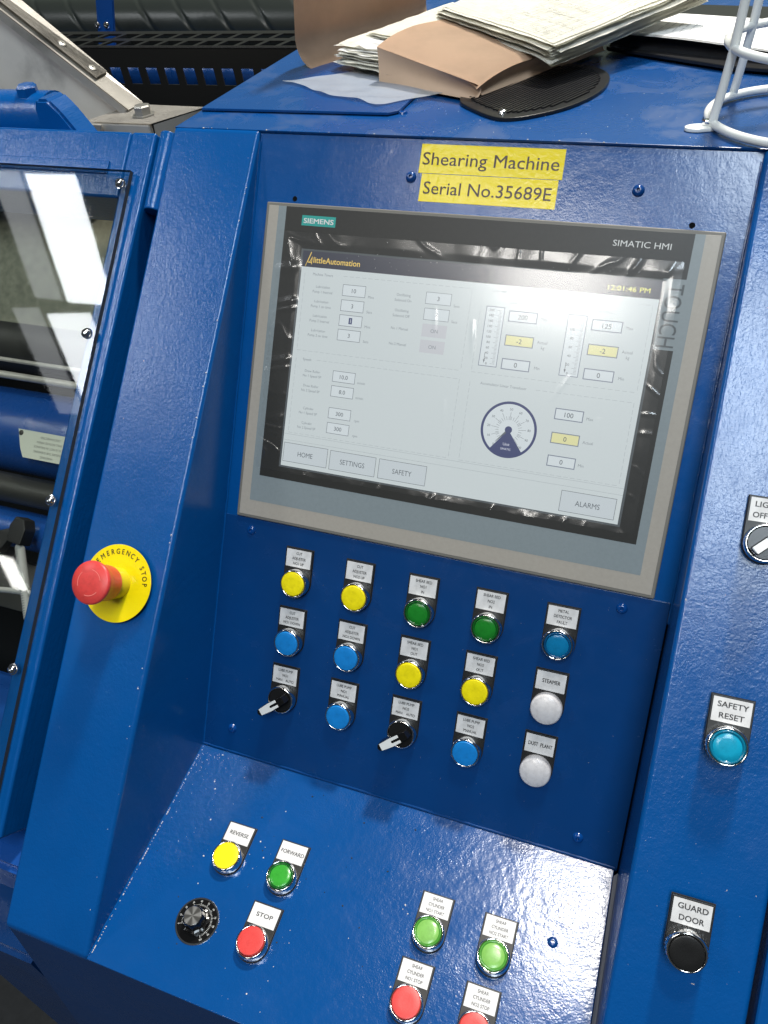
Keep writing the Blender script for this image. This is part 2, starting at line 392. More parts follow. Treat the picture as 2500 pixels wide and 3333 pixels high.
def _text(s, cap, width, bm, at, align, xs, shear, rot, mat_idx, vcentre):
    """printed lettering: cap height and/or width in mm, anchored at `at`"""
    key = (s, shear)
    if key not in _txt:
        c = bpy.data.curves.new('t', 'FONT'); c.body = s; c.size = 1.0; c.shear = shear
        c.resolution_u = 3; c.fill_mode = 'FRONT'
        o = bpy.data.objects.new('t', c); COL.objects.link(o)
        me = bpy.data.meshes.new_from_object(o.evaluated_get(bpy.context.evaluated_depsgraph_get()))
        bpy.data.objects.remove(o); bpy.data.curves.remove(c)
        xs_ = [v.co.x for v in me.vertices] or [0]
        _txt[key] = (me, min(xs_), max(xs_))
    me, mn, mxx = _txt[key]; capu = 0.729
    if cap: sy = cap/capu
    if width is not None:
        sx = width/(mxx-mn)
        if not cap: sy = sx/xs
    else: sx = sy*xs
    W = (mxx-mn)*sx
    off = {'C': -W/2, 'L': 0.0, 'R': -W}[align]
    b = bm or bmesh.new(); n0 = len(b.verts); f0 = len(b.faces)
    b.from_mesh(me); b.verts.ensure_lookup_table(); b.faces.ensure_lookup_table()
    cr, sr = math.cos(rot), math.sin(rot)
    for i in range(n0, len(b.verts)):
        v = b.verts[i]; x = (v.co.x-mn)*sx+off; y = v.co.y*sy-(capu*sy/2 if vcentre else 0)
        v.co = Vector((at[0]+x*cr-y*sr, at[1]+x*sr+y*cr, at[2]))*S
    for i in range(f0, len(b.faces)): b.faces[i].material_index = mat_idx
    return b
def world_bm(faces_pts):
    b = bmesh.new(); cache = {}
    def v(p):
        k = tuple(round(c, 4) for c in p)
        if k not in cache: cache[k] = b.verts.new(Vector(p)*S)
        return cache[k]
    for f in faces_pts: b.faces.new([v(p) for p in f])
    return b
def profile_bm(prof, x0, x1, bev=0.0, seg=3, sel=None):
    """closed (y, z) profile in face coordinates (mm), extruded along X; result in world metres"""
    b = bmesh.new()
    vs = [b.verts.new(P(x0, y, z)) for y, z in prof]; f = b.faces.new(vs)
    r = bmesh.ops.extrude_face_region(b, geom=[f])
    bmesh.ops.translate(b, vec=((x1-x0)*S, 0, 0), verts=[q for q in r['geom'] if isinstance(q, bmesh.types.BMVert)])
    if bev: bmesh.ops.bevel(b, geom=list(b.edges), offset=bev*S, segments=seg, affect='EDGES', profile=0.5, clamp_overlap=True)
    return b
def back(y, z, d):
    """a face-coordinate (y, z) moved d mm straight down in the world"""
    return (y+math.sin(TB)*d, z+math.cos(TB)*d)

# ---------------------------------------------------------------- the control console housing
XL, XR, PL, PR = -15.0, 431.0, -111.0, 527.0
con = thing('control_console', 'blue painted sheet metal control console with tilted instrument face and low front shelf', 'control console', frame((208, 250, 40), (1, 0)))
def cpart(name, bm, m, smooth=30):
    o = link(name, bm, m, con, None, smooth); o.matrix_parent_inverse = con.matrix_world.inverted(); return o
bpy.context.view_layer.update()
P2 = (709.0, -174.7)           # front lower edge of pillars and shelf
topd = (-math.cos(TB), math.sin(TB))
def topp(d, dn=0.0):           # point on the top, d mm back from the front edge (dn mm lower)
    y, z = -64+topd[0]*d, topd[1]*d
    return back(y, z, dn)
cpart('instrument_face', profile_bm([(-63.2, 4), (320, 4), (320, 8), (-63.2, 8)], XL-1, XR+1), M['face'])
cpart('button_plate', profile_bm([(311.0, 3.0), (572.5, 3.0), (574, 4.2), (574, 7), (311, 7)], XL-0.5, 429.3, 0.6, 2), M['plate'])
cpart('front_shelf', profile_bm([(571.5, 2.2), P2, back(*P2, 3.5), back(571.5, 2.2, 3.5)], XL-0.5, 427.0, 0.9, 3), M['console'])
# bright raw edge bead along the fold between plate and shelf
bead = [P(XL+(427-XL)*i/60, 570.2+random.uniform(-.25, .25), 2.2) for i in range(61)]
cpart('fold_bead', tube(bead, 0.0011, 6), M['plate'])
for x0, x1, nm in ((PL, XL, 'left'), (XR, PR, 'right')):
    o = cpart('side_pillar', profile_bm([(-63.6, 0), P2, back(*P2, 10), (640, 60), topp(60, 70), topp(30, 4)], x0, x1, 4.0, 4), M['pillar'])
    o['label'] = 'raised blue pillar on the %s of the instrument face' % nm
cpart('top_plate', profile_bm([topp(0.5, 0.0), topp(640, 0), topp(640, 60), topp(2, 3.5)], PL+0.5, PR-0.5, 1.2, 2), M['top'])
# weld beads with bare chipped spots where walls meet the shelf and face
def bead_line(pts, n, r, m, jit, name):
    P_ = []
    for i in range(n+1):
        t = i/n*(len(pts)-1); k = min(int(t), len(pts)-2); P_.append(pts[k].lerp(pts[k+1], t-k)+Vector([random.uniform(-jit, jit)*S for _ in range(3)]))
    cpart(name, tube(P_, r*S, 6), m)
bead_line([P(XL+.6, -55, 3.3), P(XL+.6, 572, 2.6), P(XL+.8, 706, -171.5)], 150, 0.9, M['pillar'], 0.18, 'weld_bead')
bead_line([P(XR-.6, -55, 3.4), P(XR-.6, 330, 3.4)], 90, 0.9, M['pillar'], 0.18, 'weld_bead')
# skirt under the shelf
sk = world_bm([])
def Wd(x, v, dn): y, z = P2; return P(x, y, z)+Vector((0, v*S, -dn*S))
def quad_world(pts, name, m): 
    b = bmesh.new(); b.faces.new([b.verts.new(p) for p in pts]); return cpart(name, b, m, 0)
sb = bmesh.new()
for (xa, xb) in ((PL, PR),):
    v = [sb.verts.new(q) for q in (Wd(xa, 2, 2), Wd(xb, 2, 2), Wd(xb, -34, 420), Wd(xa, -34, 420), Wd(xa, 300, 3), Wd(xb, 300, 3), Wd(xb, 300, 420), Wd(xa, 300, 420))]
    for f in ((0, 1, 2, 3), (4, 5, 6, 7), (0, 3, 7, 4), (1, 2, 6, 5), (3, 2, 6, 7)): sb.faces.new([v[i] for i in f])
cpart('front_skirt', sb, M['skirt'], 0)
# grey sealant wedge and dark slot on the right of the shelf
sw = bmesh.new()
a_, b_, c_, d_ = P(427.4, 577, 0.6), P(430.8, 575, 3.5), P(430.9, 706, -163), P(427.6, 706, -169)
sw.faces.new([sw.verts.new(q) for q in (a_, b_, c_, d_)])
cpart('sealant_strip', sw, M['sealant'], 0)
cpart('edge_slot', profile_bm([(330, 7.5), (573, 7.5), (573, 9), (330, 9)], 427.0, XR+.5), M['dark'], 0)
# pan-head screws painted over, bare holes
def screw_bm(r=4.6, h=2.6, hexr=1.5):
    b = lathe([(r+.5, 0), (r, h*.35), (r*.86, h*.72), (r*.55, h*.95), (hexr*1.05, h), (hexr, h*.99), (hexr*.9, h*.35), (0, h*.35)], 24); return b
scr_me = None
def screw(fr, x, v, h, m, parent=con, r=4.6, hh=2.6, name='screw'):
    o = link(name, screw_bm(r, hh), m, parent, None, 40)
    o.matrix_world = on(fr, x, v, h) if parent is None else parent.matrix_world.inverted() @ on(fr, x, v, h)
    if parent is not None:
        o.matrix_parent_inverse = Matrix(); o.matrix_basis = parent.matrix_world.inverted() @ on(fr, x, v, h)
    return o
for x, v in ((17.3, 323.4), (390, 324.5), (18.4, 544.1), (389.8, 551.5)): screw(FACE, x, v, 1.0, M['screwblue'])
for x, v in ((141, -29.8), (340.8, -28.7)): screw(FACE, x, v, 0.0, M['screwblue'], hh=3.4)
screw(CONS, 385.1, 76, 0, M['screwblue'], r=4.2)
for x, v in ((27.3, -4.7), (387.8, -4.1)):
    o = link('screw_hole', lathe([(2.5, 0.05), (2.2, .35), (1.7, .1), (0, 0.12)], 16), M['dark'], con); o.matrix_basis = con.matrix_world.inverted() @ on(FACE, x, v, 0.02)
# top lid with its seam
TOPF = Matrix.Translation(Vector((0, 0, 0.05306)))        # world axes, mm on the top surface: x, y
lidp = [(-107, 85.5), (97, 87.5), (105.5, 96), (105.5, 330), (-107, 330)]
o = link('access_lid', poly_bm(lidp, 0.9, 3.6, 0.7, 2), M['lid'], con); o.matrix_basis = con.matrix_world.inverted() @ TOPF
o = link('lid_gasket', poly_bm([(-107.5, 86.8), (96, 88.8), (104.2, 97), (104.2, 330), (-107.5, 330)], 0.05, 0.95), M['dark'], con); o.matrix_basis = con.matrix_world.inverted() @ TOPF
o = link('screw', screw_bm(4.4, 2.8), M['screwblue'], con); o.matrix_basis = con.matrix_world.inverted() @ TOPF @ T(108.4, 98.3, 0)
# paint chips and swarf on the shelf, walls and edges: uncountable specks
cb = bmesh.new()
def speck_at(mw, s, thin=0.25):
    n = random.choice((4, 5, 6)); pts = [(s*random.uniform(.5, 1)*math.cos(2*PI*k/n), s*random.uniform(.4, 1)*math.sin(2*PI*k/n)) for k in range(n)]
    R = mw @ Matrix.Rotation(random.uniform(0, 6.3), 4, 'Z')
    lo = [cb.verts.new(R @ (Vector((x, y, 0))*S)) for x, y in pts]; hi = [cb.verts.new(R @ (Vector((x*.7, y*.7, thin))*S)) for x, y in pts]
    cb.faces.new(hi)
    for k in range(n): cb.faces.new((lo[k], lo[(k+1) % n], hi[(k+1) % n], hi[k]))
CL = [(random.uniform(0, 400), random.uniform(5, 200), random.uniform(6, 30)) for _ in range(12)]
for k in range(170):
    c_ = random.choice(CL); x = c_[0]+random.gauss(0, 1)*c_[2]; v = min(208, max(3, c_[1]+random.gauss(0, 1)*c_[2]))
    if x < XL+4: continue
    if x < 424: speck_at(on(CONS, x, v, 0), random.choice((.2, .2, .25, .3, .4, .7, 1.2)), .5)
for k in range(60): speck_at(on(CONS, XL+2+random.expovariate(.08), 4+random.expovariate(.05), 0), random.uniform(.2, .6))
for k in range(110): speck_at(TOPF @ T(random.uniform(60, 400), random.uniform(42, 200), 0), random.uniform(.2, .7))
for k in range(60): speck_at(on(FACE, random.uniform(0, 420), random.uniform(315, 565), 1.0), random.uniform(.12, .28))
for k in range(110):
    t = random.random(); speck_at(frame((XL+1.9, 573+136*t, 1.2-175*t), (math.cos(a52), -math.sin(a52))), random.uniform(.5, 1.1), .9)
for k in range(46):
    speck_at(TOPF @ Matrix.Translation(Vector((random.uniform(-100, 520), 36.6+random.uniform(0, .8), -.1))*S), random.choice((.2, .3, .4, .5, 1.1)), .4)
for k in range(26):
    t = random.random(); speck_at(on(PILL, XL-1.2-random.random(), 20+t*770, -.3), random.choice((.3, .5, .9)), .5)
for k in range(40): speck_at(on(PILL, random.uniform(PR-92, PR-2), random.uniform(20, 780), 0), random.uniform(.15, .35))
ch = cpart('paint_chips', cb, M['chip'], 0); ch['kind'] = 'stuff'
cb = bmesh.new()
for k in range(34): speck_at(on(CONS, XL+5+random.random()*260, random.uniform(10, 205), 0), random.choice((.4, .7, 1.3)), .6)
o = cpart('dirt_specks', cb, M['grime_and_shade'], 0); o['kind'] = 'stuff'

# ---------------------------------------------------------------- push buttons, lamps and switches
def legend_plate(parent, lines, sw_=False, caps=None):
    """black 30 x 50 holder with round foot, white card and lettering; local origin = hole centre"""
    pts = [(-15, 35.0), (-15, 0)] + [(15*math.cos(a), 15*math.sin(a)) for a in [PI+PI*k/16 for k in range(1, 16)]] + [(15, 0), (15, 35.0)]
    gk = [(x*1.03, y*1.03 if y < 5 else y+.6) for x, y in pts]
    link('contact_shadow_rim', poly_bm(gk[::-1], -.02, .35), M['grime_and_shade'], parent)  # thin dark rim: grime and a painted contact shadow around the plate
    pl = link('legend_plate', poly_bm(pts[::-1], 0, 2.6, 0.5, 2), M['black'], parent)
    link('legend_card', poly_bm([(-13.5, 15.8), (13.5, 15.8), (13.5, 33.8), (-13.5, 33.8)], 2.61, 2.9, 0.0), M['card'], pl, None, 0)
    b = bmesh.new(); n = len(lines); yc = 24.8
    pitch, cap, tb = {1: (0, 3.9, .02), 2: (8.2, 4.3, .022), 3: (5.3, 2.9, .016)}[n]
    for i, t in enumerate(lines):
        y = yc+(0.2)+pitch*((n-1)/2-i)
        if isinstance(t, tuple): s, wd = t; text_bm(s, cap=cap, width=wd, bold=tb, bm=b, at=(0.5, y, 3.0))
        else: text_bm(t, cap=cap, xs=0.82, bold=tb, bm=b, at=(0.5, y, 3.0))
    link('legend_lettering', b, M['ink'], pl, None, 0)
    return pl
def bezel(parent, top=11.2, m=None):
    prof = [(14.2, 2.0), (14.6, 2.4), (14.9, 3.4), (14.7, 5.2), (14.6, top-2.4), (14.3, top-0.9), (13.7, top-0.1), (13.0, top), (12.55, top-.4), (12.45, top-2.5), (12.4, 5), (0, 5)]
    link('bezel_ring', lathe(prof, 64), m or M['chrome'], parent, None, 50)
def knurl(parent, top):
    b = bmesh.new()
    for k in range(30):
        a = 2*PI*k/30
        R = Matrix.Rotation(a, 4, 'Z'); q = [(14.75, -.55), (15.15, 0), (14.75, .55)]
        vs = [b.verts.new(R @ (Vector((x, y, z))*S)) for z in (3.6, top-3.2) for x, y in q]
        b.faces.new((vs[0], vs[1], vs[4], vs[3])); b.faces.new((vs[1], vs[2], vs[5], vs[4])); b.faces.new((vs[3], vs[4], vs[5]))
    link('bezel_ribs', b, M['chrome'], parent, None, 0)
def cap_flat(parent, m, top=12.0):
    link('button_cap', lathe([(12.2, 5), (12.25, top-.7), (11.9, top-.15), (11.2, top), (6, top-.06), (0, top-.1)], 56), m, parent, None, 40)
def cap_lens(parent, m, mr, top=11.6):
    c = link('lens', lathe([(12.25, 5), (12.25, top-.8), (11.9, top-.3), (11.3, top-.2), (10.3, top-.55), (10.0, top-1.0)], 56), mr, parent, None, 50)
    link('lens_centre', lathe([(10.0, top-1.0), (9.6, top-.75), (6, top-.45), (0, top-.3)], 56), m, c, None, 50)
def cap_dome(parent, m):
    link('lamp_lens', lathe([(14.4, 2.6), (14.6, 6.5), (14.6, 9.0), (14.3, 10.6), (13.2, 11.8), (12.9, 11.9), (12.0, 12.3), (8, 13.4), (4, 14.0), (0, 14.2)], 64), m, parent, None, 50)
def lever(parent, ang, long=True):
    """selector: black dial with a lever carrying a white inlay"""
    link('dial', lathe([(12.4, 5), (12.4, 9.2), (12.0, 9.7), (0, 9.9)], 56), M['blackcap'], parent, None, 40)
    R = Matrix.Rotation(ang, 4, 'Z')
    if long:
        pts = [(-11.5, -4.0), (6, -4.6), (21.0, -3.5), (22.6, -1), (22.6, 1), (21.0, 3.5), (6, 4.6), (-11.5, 4.0)]
        hd = link('handle', poly_bm(pts, 9.6, 23, 0.7, 2), M['blackgloss'], parent); hd.matrix_basis = R
        inl = [(-3.5, -4.0), (6, -4.35), (18.8, -3.4), (18.8, 3.4), (6, 4.35), (-3.5, 4.0), (-3.5, 1.4), (5, 1.3), (6, 0.6), (6, -0.6), (5, -1.3), (-3.5, -1.4)]
        link('pointer_inlay', poly_bm(inl, 23.02, 23.3), M['white'], hd, None, 0)
    else:
        hd = link('handle', poly_bm([(-12, -3.6), (12, -3.6), (12, 3.6), (-12, 3.6)], 9.6, 20, 0.8, 2), M['blackgloss'], parent); hd.matrix_basis = R
        link('pointer_inlay', poly_bm([(-1, -3.0), (10.6, -3.0), (10.6, 3.0), (-1, 3.0)], 20.02, 20.4), M['white'], hd, None, 0)
def device(kind, fr, x, v, h, lines, label, m=None, m2=None, rot=0.0, ang=None, cat='push button', group='push buttons'):
    name = {'flat': 'push_button', 'lens': 'illuminated_button', 'lamp': 'pilot_lamp', 'switch': 'selector_switch', 'short': 'selector_switch'}[kind]
    t = thing(name, label, cat, on(fr, x, v, h, rot), group)
    legend_plate(t, lines)
    if kind == 'flat': bezel(t, 11.2+random.uniform(-.25, .25)); cap_flat(t, m, 12.0+random.uniform(-.4, .5))
    elif kind == 'lens': bezel(t); cap_lens(t, m, m2)
    elif kind == 'lamp': cap_dome(t, m)
    elif kind == 'switch':
        bezel(t, 10.4); lever(t, ang)
    elif kind == 'short':
        bezel(t, 10.4); lever(t, ang, False)
    for c_ in t.children:
        if c_.name.startswith(('button_cap', 'lens')): c_.rotation_euler = (random.uniform(-.02, .02), random.uniform(-.02, .02), random.uniform(0, 6))
        elif c_.name.startswith('bezel_ring'): c_.rotation_euler = (0, 0, random.uniform(0, 6))
    return t
C1, C2, C3, C4, C5 = 75.0, 141.0, 207.3, 274.0, 341.0
R1, R2, R3 = 366.9, 430.0, 493.2
G1 = 'push buttons on the instrument face'; G2 = 'push buttons on the front shelf'; G3 = 'white pilot lamps'; G4 = 'long handled selector switches'
Fh = 1.0
for kind, x, v, lines, label, m, m2, g in (
    ('flat', C1, R1, ('CUT', 'ADJUSTER', 'NO1 UP'), 'yellow push button labelled CUT ADJUSTER NO1 UP, top left below the screen', M['yellow'], None, G1),
    ('flat', C2, R1, ('CUT', 'ADJUSTER', 'NO2 UP'), 'yellow push button labelled CUT ADJUSTER NO2 UP', M['yellow'], None, G1),
    ('lens', C3, R1+1, ('SHEAR BED', 'NO1', 'IN'), 'dark green lens button labelled SHEAR BED NO1 IN', M['greencap'], M['greenrim'], G1),
    ('lens', C4, R1+1, ('SHEAR BED', 'NO2', 'IN'), 'dark green lens button labelled SHEAR BED NO2 IN', M['greencap'], M['greenrim'], G1),
    ('lens', C5, R1+1, ('METAL', 'DETECTOR', 'FAULT'), 'blue lens button labelled METAL DETECTOR FAULT', M['bluelens'], M['bluelensrim'], G1),
    ('flat', C1, R2, ('CUT', 'ADJUSTER', 'NO1 DOWN'), 'light blue push button labelled CUT ADJUSTER NO1 DOWN', M['bluecap'], None, G1),
    ('flat', C2, R2, ('CUT', 'ADJUSTER', 'NO2 DOWN'), 'light blue push button labelled CUT ADJUSTER NO2 DOWN', M['bluecap'], None, G1),
    ('flat', C3, R2+1, ('SHEAR BED', 'NO1', 'OUT'), 'yellow push button labelled SHEAR BED NO1 OUT', M['yellow'], None, G1),
    ('flat', C4-.5, R2+1, ('SHEAR BED', 'NO2', 'OUT'), 'yellow push button labelled SHEAR BED NO2 OUT', M['yellow'], None, G1),
    ('flat', C2-.6, R3, ('LUBE PUMP', 'NO1', 'MANUAL'), 'light blue push button labelled LUBE PUMP NO1 MANUAL', M['bluecap'], None, G1),
    ('flat', C4-.5, R3+1, ('LUBE PUMP', 'NO2', 'MANUAL'), 'light blue push button labelled LUBE PUMP NO2 MANUAL', M['bluecap'], None, G1)):
    device(kind, FACE, x, v, Fh, lines, label, m, m2, random.uniform(-.8, .3)+.8, None, 'push button', g)
device('lamp', FACE, C5, R2+1, Fh, (('STEAMER', 16.6),), 'round white pilot lamp labelled STEAMER', M['whitecap'], cat='pilot lamp', group=G3, rot=.8)
device('lamp', FACE, C5, R3+1, Fh, (('DUST  PLANT', 22.3),), 'round white pilot lamp labelled DUST PLANT', M['whitecap'], cat='pilot lamp', group=G3, rot=.6)
LA = math.radians(219)
device('switch', FACE, C1-.4, R3-.2, Fh, ('LUBE PUMP', 'NO1', 'MAN    AUTO'), 'black and white lever switch labelled LUBE PUMP NO1 MAN AUTO', ang=LA, cat='selector switch', group=G4, rot=1)
device('switch', FACE, C3, R3+.8, Fh, ('LUBE PUMP', 'NO2', 'MAN    AUTO'), 'black and white lever switch labelled LUBE PUMP NO2 MAN AUTO', ang=LA, cat='selector switch', group=G4, rot=.6)
for kind, x, v, lines, label, m, m2 in (
    ('flat', 70.9, 100.4, (('REVERSE', 20.3),), 'yellow push button labelled REVERSE on the front shelf', M['yellow'], None),
    ('lens', 130.4, 101.2, (('FORWARD', 24.2),), 'green lens button labelled FORWARD on the front shelf', M['greencap2'] if 'greencap2' in M else M['greencap'], M['greenrim']),
    ('flat', 128.8, 161.8, (('STOP', 16.6),), 'red push button labelled STOP beside the black dial', M['redcap'], None),
    ('lens', 278.7, 104.4, ('SHEAR', 'CYLINDER', 'NO1 START'), 'pale green lens button labelled SHEAR CYLINDER NO1 START', M['greenlit'], M['greenlitrim']),
    ('lens', 338.4, 105.2, ('SHEAR', 'CYLINDER', 'NO2 START'), 'pale green lens button labelled SHEAR CYLINDER NO2 START', M['greenlit'], M['greenlitrim']),
    ('flat', 277.4, 163.0, ('SHEAR', 'CYLINDER', 'NO1 STOP'), 'red push button labelled SHEAR CYLINDER NO1 STOP', M['redcap'], None),
    ('flat', 337.0, 163.8, ('SHEAR', 'CYLINDER', 'NO2 STOP'), 'red push button labelled SHEAR CYLINDER NO2 STOP, cut by the bottom edge', M['redcap'], None)):
    device(kind, CONS, x, v, 0, lines, label, m, m2, 0.6, None, 'push button', G2)
t = device('lens', PILL, 479.4, 458.6, 0, (('SAFETY', 21.4), ('RESET', 17.4)), 'cyan lens button labelled SAFETY RESET on the right pillar', M['cyanlens'], M['cyanrim'], 1.0, None, 'push button', 'push buttons on the right pillar'); knurl(t, 11.2)
t = device('flat', PILL, 477.3, 608.8, 0, (('GUARD', 21.0), ('DOOR', 17.3)), 'black push button labelled GUARD DOOR on the right pillar', M['blackcap'], None, 1.0, None, 'push button', 'push buttons on the right pillar'); knurl(t, 11.2)
t = device('short', PILL, 480.2, 307.0, 0, (('LIGHTS', 21.0), ('OFF  ON', 22.5)), 'short black knob switch labelled OFF at the right edge of the picture', None, None, 1.0, math.radians(225), 'selector switch', 'short switch')
del t['group']

# ---------------------------------------------------------------- emergency stop
es = thing('emergency_stop', 'red mushroom emergency stop button on round yellow disc on the left pillar', 'emergency stop', on(PILL, -62.5, 450, 0))
dk = link('warning_disc', lathe([(37, 0), (37, .5), (36.8, .6), (0, .6)], 96), M['sticker'], es, None, 30)
b = bmesh.new(); s_ = 'EMERGENCY STOP'; a = 151.0
adv = {'M': 13.2, 'I': 5, ' ': 8, 'E': 10.4, 'T': 9.6, 'S': 10.0}
for i, chh in enumerate(s_):
    wd = adv.get(chh, 10.9)
    if chh != ' ':
        am = math.radians(a-wd/2); text_bm(chh, cap=5.2, xs=.84, bold=.02, bm=b, at=(30.5*math.cos(am), 30.5*math.sin(am), .75), rot=am-PI/2)
    a -= wd
link('disc_lettering', b, M['brown'], dk, None, 0)
link('collar', lathe([(15.2, .6), (15.2, 14), (14.4, 15), (13.6, 22), (0, 22)], 48), M['collar'], es, None, 40)
cp = link('mushroom_head', lathe([(13.5, 15), (16.2, 15.3), (16.6, 17), (16.9, 26), (18.2, 32), (19.6, 36), (20.0, 38.2), (19.6, 39.6), (18.2, 40.4), (12, 41.6), (6, 42.1), (0, 42.2)], 80), M['redcap'], es, None, 50)
b = bmesh.new()
for k in range(3):
    a0 = math.radians(20+120*k); ringflat(11.6, 12.2, 0, 14, a0, a0+1.15, b)
    for v_ in b.verts: pass
for v_ in b.verts: v_.co.z = (41.75)*S
link('turn_arrow', b, mat('red_recess', (0.75, 0.20, 0.17), 0.3), cp, None, 0)

# ---------------------------------------------------------------- speed dial
dl = thing('speed_dial', 'black fluted knob with silver top on round graduated dial plate at the shelf left', 'dial', on(CONS, 68.6, 160.3, 0, 0))
dp = link('dial_plate', lathe([(20.8, 0), (20.8, .8), (20.5, 1.0), (0, 1.0)], 72), M['steelscrew'], dl, None, 30)
link('scale_face', lathe([(19.3, 1.02), (19.2, 1.15), (0, 1.15)], 72), M['blackgloss'], dp, None, 30)
b = bmesh.new()
for k in range(51):
    a = math.radians(222-k*5.1)-0.30; L_ = 2.6 if k % 5 == 0 else 1.5
    c_, s2 = math.cos(a), math.sin(a); w_ = .14
    p = [((13.2)*c_-w_*s2, 13.2*s2+w_*c_), ((13.2+L_)*c_-w_*s2, (13.2+L_)*s2+w_*c_), ((13.2+L_)*c_+w_*s2, (13.2+L_)*s2-w_*c_), (13.2*c_+w_*s2, 13.2*s2-w_*c_)]
    flat(p, 1.25, b)
for k in range(11):
    a = math.radians(222-k*25.5)-0.30; text_bm(str(k*10), cap=1.7, xs=.85, bm=b, at=(17.4*math.cos(a), 17.4*math.sin(a), 1.25), rot=a-PI/2)
link('scale_marks', b, M['foilwhite'], dp, None, 0)
b = bmesh.new(); prof = []
for (zz, rr, fl) in ((1.3, 12.2, .8), (5.5, 12.0, .8), (6.2, 10.2, .5), (14.5, 9.3, .5), (16.0, 8.6, .2)):
    prof.append([b.verts.new(Vector(((rr+fl*max(-.6, math.cos(8*2*PI*k/96)))*math.cos(2*PI*k/96), (rr+fl*max(-.6, math.cos(8*2*PI*k/96)))*math.sin(2*PI*k/96), zz))*S) for k in range(96)])
for A_, B_ in zip(prof, prof[1:]):
    for k in range(96): b.faces.new((A_[k], A_[(k+1) % 96], B_[(k+1) % 96], B_[k]))
b.faces.new(prof[-1])
kn = link('knob', b, M['blackgloss'], dl, None, 50)
link('knob_top', lathe([(8.3, 15.9), (8.3, 16.5), (8.0, 16.7), (0, 16.7)], 48), M['spun'], kn, None, 30)
link('pointer_line', box(-.35, .35, 8.5, 12.4, 6.3, 6.6), M['foilwhite'], kn, None, 0)
kn.rotation_euler.z = math.radians(-28)

# ---------------------------------------------------------------- touch panel
tp = thing('touch_panel', 'grey framed touch screen panel under clear film, machine timers and gauges on display', 'touch screen', FRONT.copy())
def fx(x, y): return (x, -y)
def R4(x0, x1, y0, y1): return [(x0, -y1), (x1, -y1), (x1, -y0), (x0, -y0)]
link('outer_bezel', poly_bm(R4(0, 415, 0, 310), -3.6, 0, 1.4, 3), M['bezel'], tp)
ff = link('front_foil', poly_bm(R4(3.2, 411.8, 3.2, 306.8), 0.02, 0.35, 0.12, 1), M['silver'], tp)
link('grey_band', poly_bm(R4(13.6, 399.9, 3.25, 291.1), 0.36, 0.42), M['greyblue'], ff, None, 0)
blk = [(21.8, 3.3), (391.8, 3.3), (391.5, 39.6), (373.4, 40), (374.6, 97.8), (391.7, 97.6), (391.5, 264.8), (21.9, 264.4)]
link('black_border', poly_bm([fx(*p) for p in blk][::-1], 0.43, 0.49), M['foilblack'], ff, None, 0)
link('maker_logo', poly_bm(R4(39.2, 74, 10.4, 19.7), 0.50, 0.54), M['petrol'], ff, None, 0)
link('maker_lettering', text_bm('SIEMENS', cap=4.6, width=30.6, bold=.03, at=(56.6, -15.1, .60)), M['foilwhite'], ff, None, 0)
link('model_lettering', text_bm('SIMATIC HMI', cap=5.2, width=47.0, at=(351.6, -14.5, .56)), M['foilwhite'], ff, None, 0)
link('side_lettering', text_bm('TOUCH', cap=14.6, width=51.5, at=(384.6, -69.6, .56), rot=-PI/2), M['foilgrey'], ff, None, 0)
# display
dz = 0.52
ds = link('display', rectflat(44.2, 373.2, -250.2, -57.2, dz), M['scr_bg'], tp, None, 0)
link('display_header', rectflat(44.2, 373.4, -57.15, -42.5, dz+.02), M['scr_head'], ds, None, 0)
link('display_edge', rectflat(42.2, 375.4, -252.0, -40.8, dz-.015), M['scr_navy'] if False else M['foilgrey'], ds, None, 0)
def frame_rect(b, x0, x1, y0, y1, w_, z):
    rectflat(x0, x1, -y0-w_, -y0, z, b); rectflat(x0, x1, -y1, -y1+w_, z, b)
    rectflat(x0, x0+w_, -y1+w_, -y0-w_, z, b); rectflat(x1-w_, x1, -y1+w_, -y0-w_, z, b)
def value(x0, x1, y0, y1, s, fill='scr_box', fr='scr_frame', w_=0.45, cap=4.0, ink='scr_ink', inv=False):
    b = rectflat(x0, x1, -y1, -y0, dz+.04)
    frame_rect(b, x0, x1, y0, y1, w_, dz+.06)
    for f in b.faces[1:] if False else list(b.faces)[1:]: f.material_index = 1
    xc, yc = (x0+x1)/2, -(y0+y1)/2
    if inv:
        n0 = len(b.faces); rectflat(xc-1.8, xc+1.6, yc-2.9, yc+2.9, dz+.07, b); b.faces.ensure_lookup_table()
        for f in list(b.faces)[n0:]: f.material_index = 3
    text_bm(s, cap=cap, xs=1.0, bold=.004, bm=b, at=(xc, yc, dz+.09), mat_idx=2 if not inv else 0)
    return link('value_field', b, [M[fill], M[fr], M[ink], M['scr_navy']], ds, None, 0)
for y, s, inv in ((70, '10', 0), (84, '3', 0), (97.8, '1', 1), (111.4, '3', 0), (150.8, '10.0', 0), (165, '8.0', 0), (186.2, '300', 0), (200.7, '300', 0)):
    value(88.9, 112.3, y, y+10.6, s, inv=inv)
value(171.4, 195.7, 69.3, 80, '3', fr='scr_soft'); value(171.6, 195.7, 83.6, 94.3, '3', fr='scr_soft')
for y in (97.8, 112.2):
    b = rectflat(171.8, 195.3, -y-11.5, -y, dz+.04); text_bm('ON', cap=3.4, bm=b, at=(183.6, -y-5.8, dz+.07), mat_idx=1); frame_rect(b, 171.8, 195.3, y, y+11.5, .35, dz+.05)
    link('screen_key', b, [M['scr_grey'], M['scr_soft']], ds, None, 0)
for x0, x1, vals, c2 in ((249.7, 275.2, ('200', '-2', '0'), 0), (322.2, 347.9, ('125', '-2', '0'), 0)):
    for y, s, f in zip((78.2, 99.2, 120), vals, ('scr_box', 'scr_ybox', 'scr_box')): value(x0, x1, y, y+9.7, s, f, 'scr_frameblue', .8, 4.4)
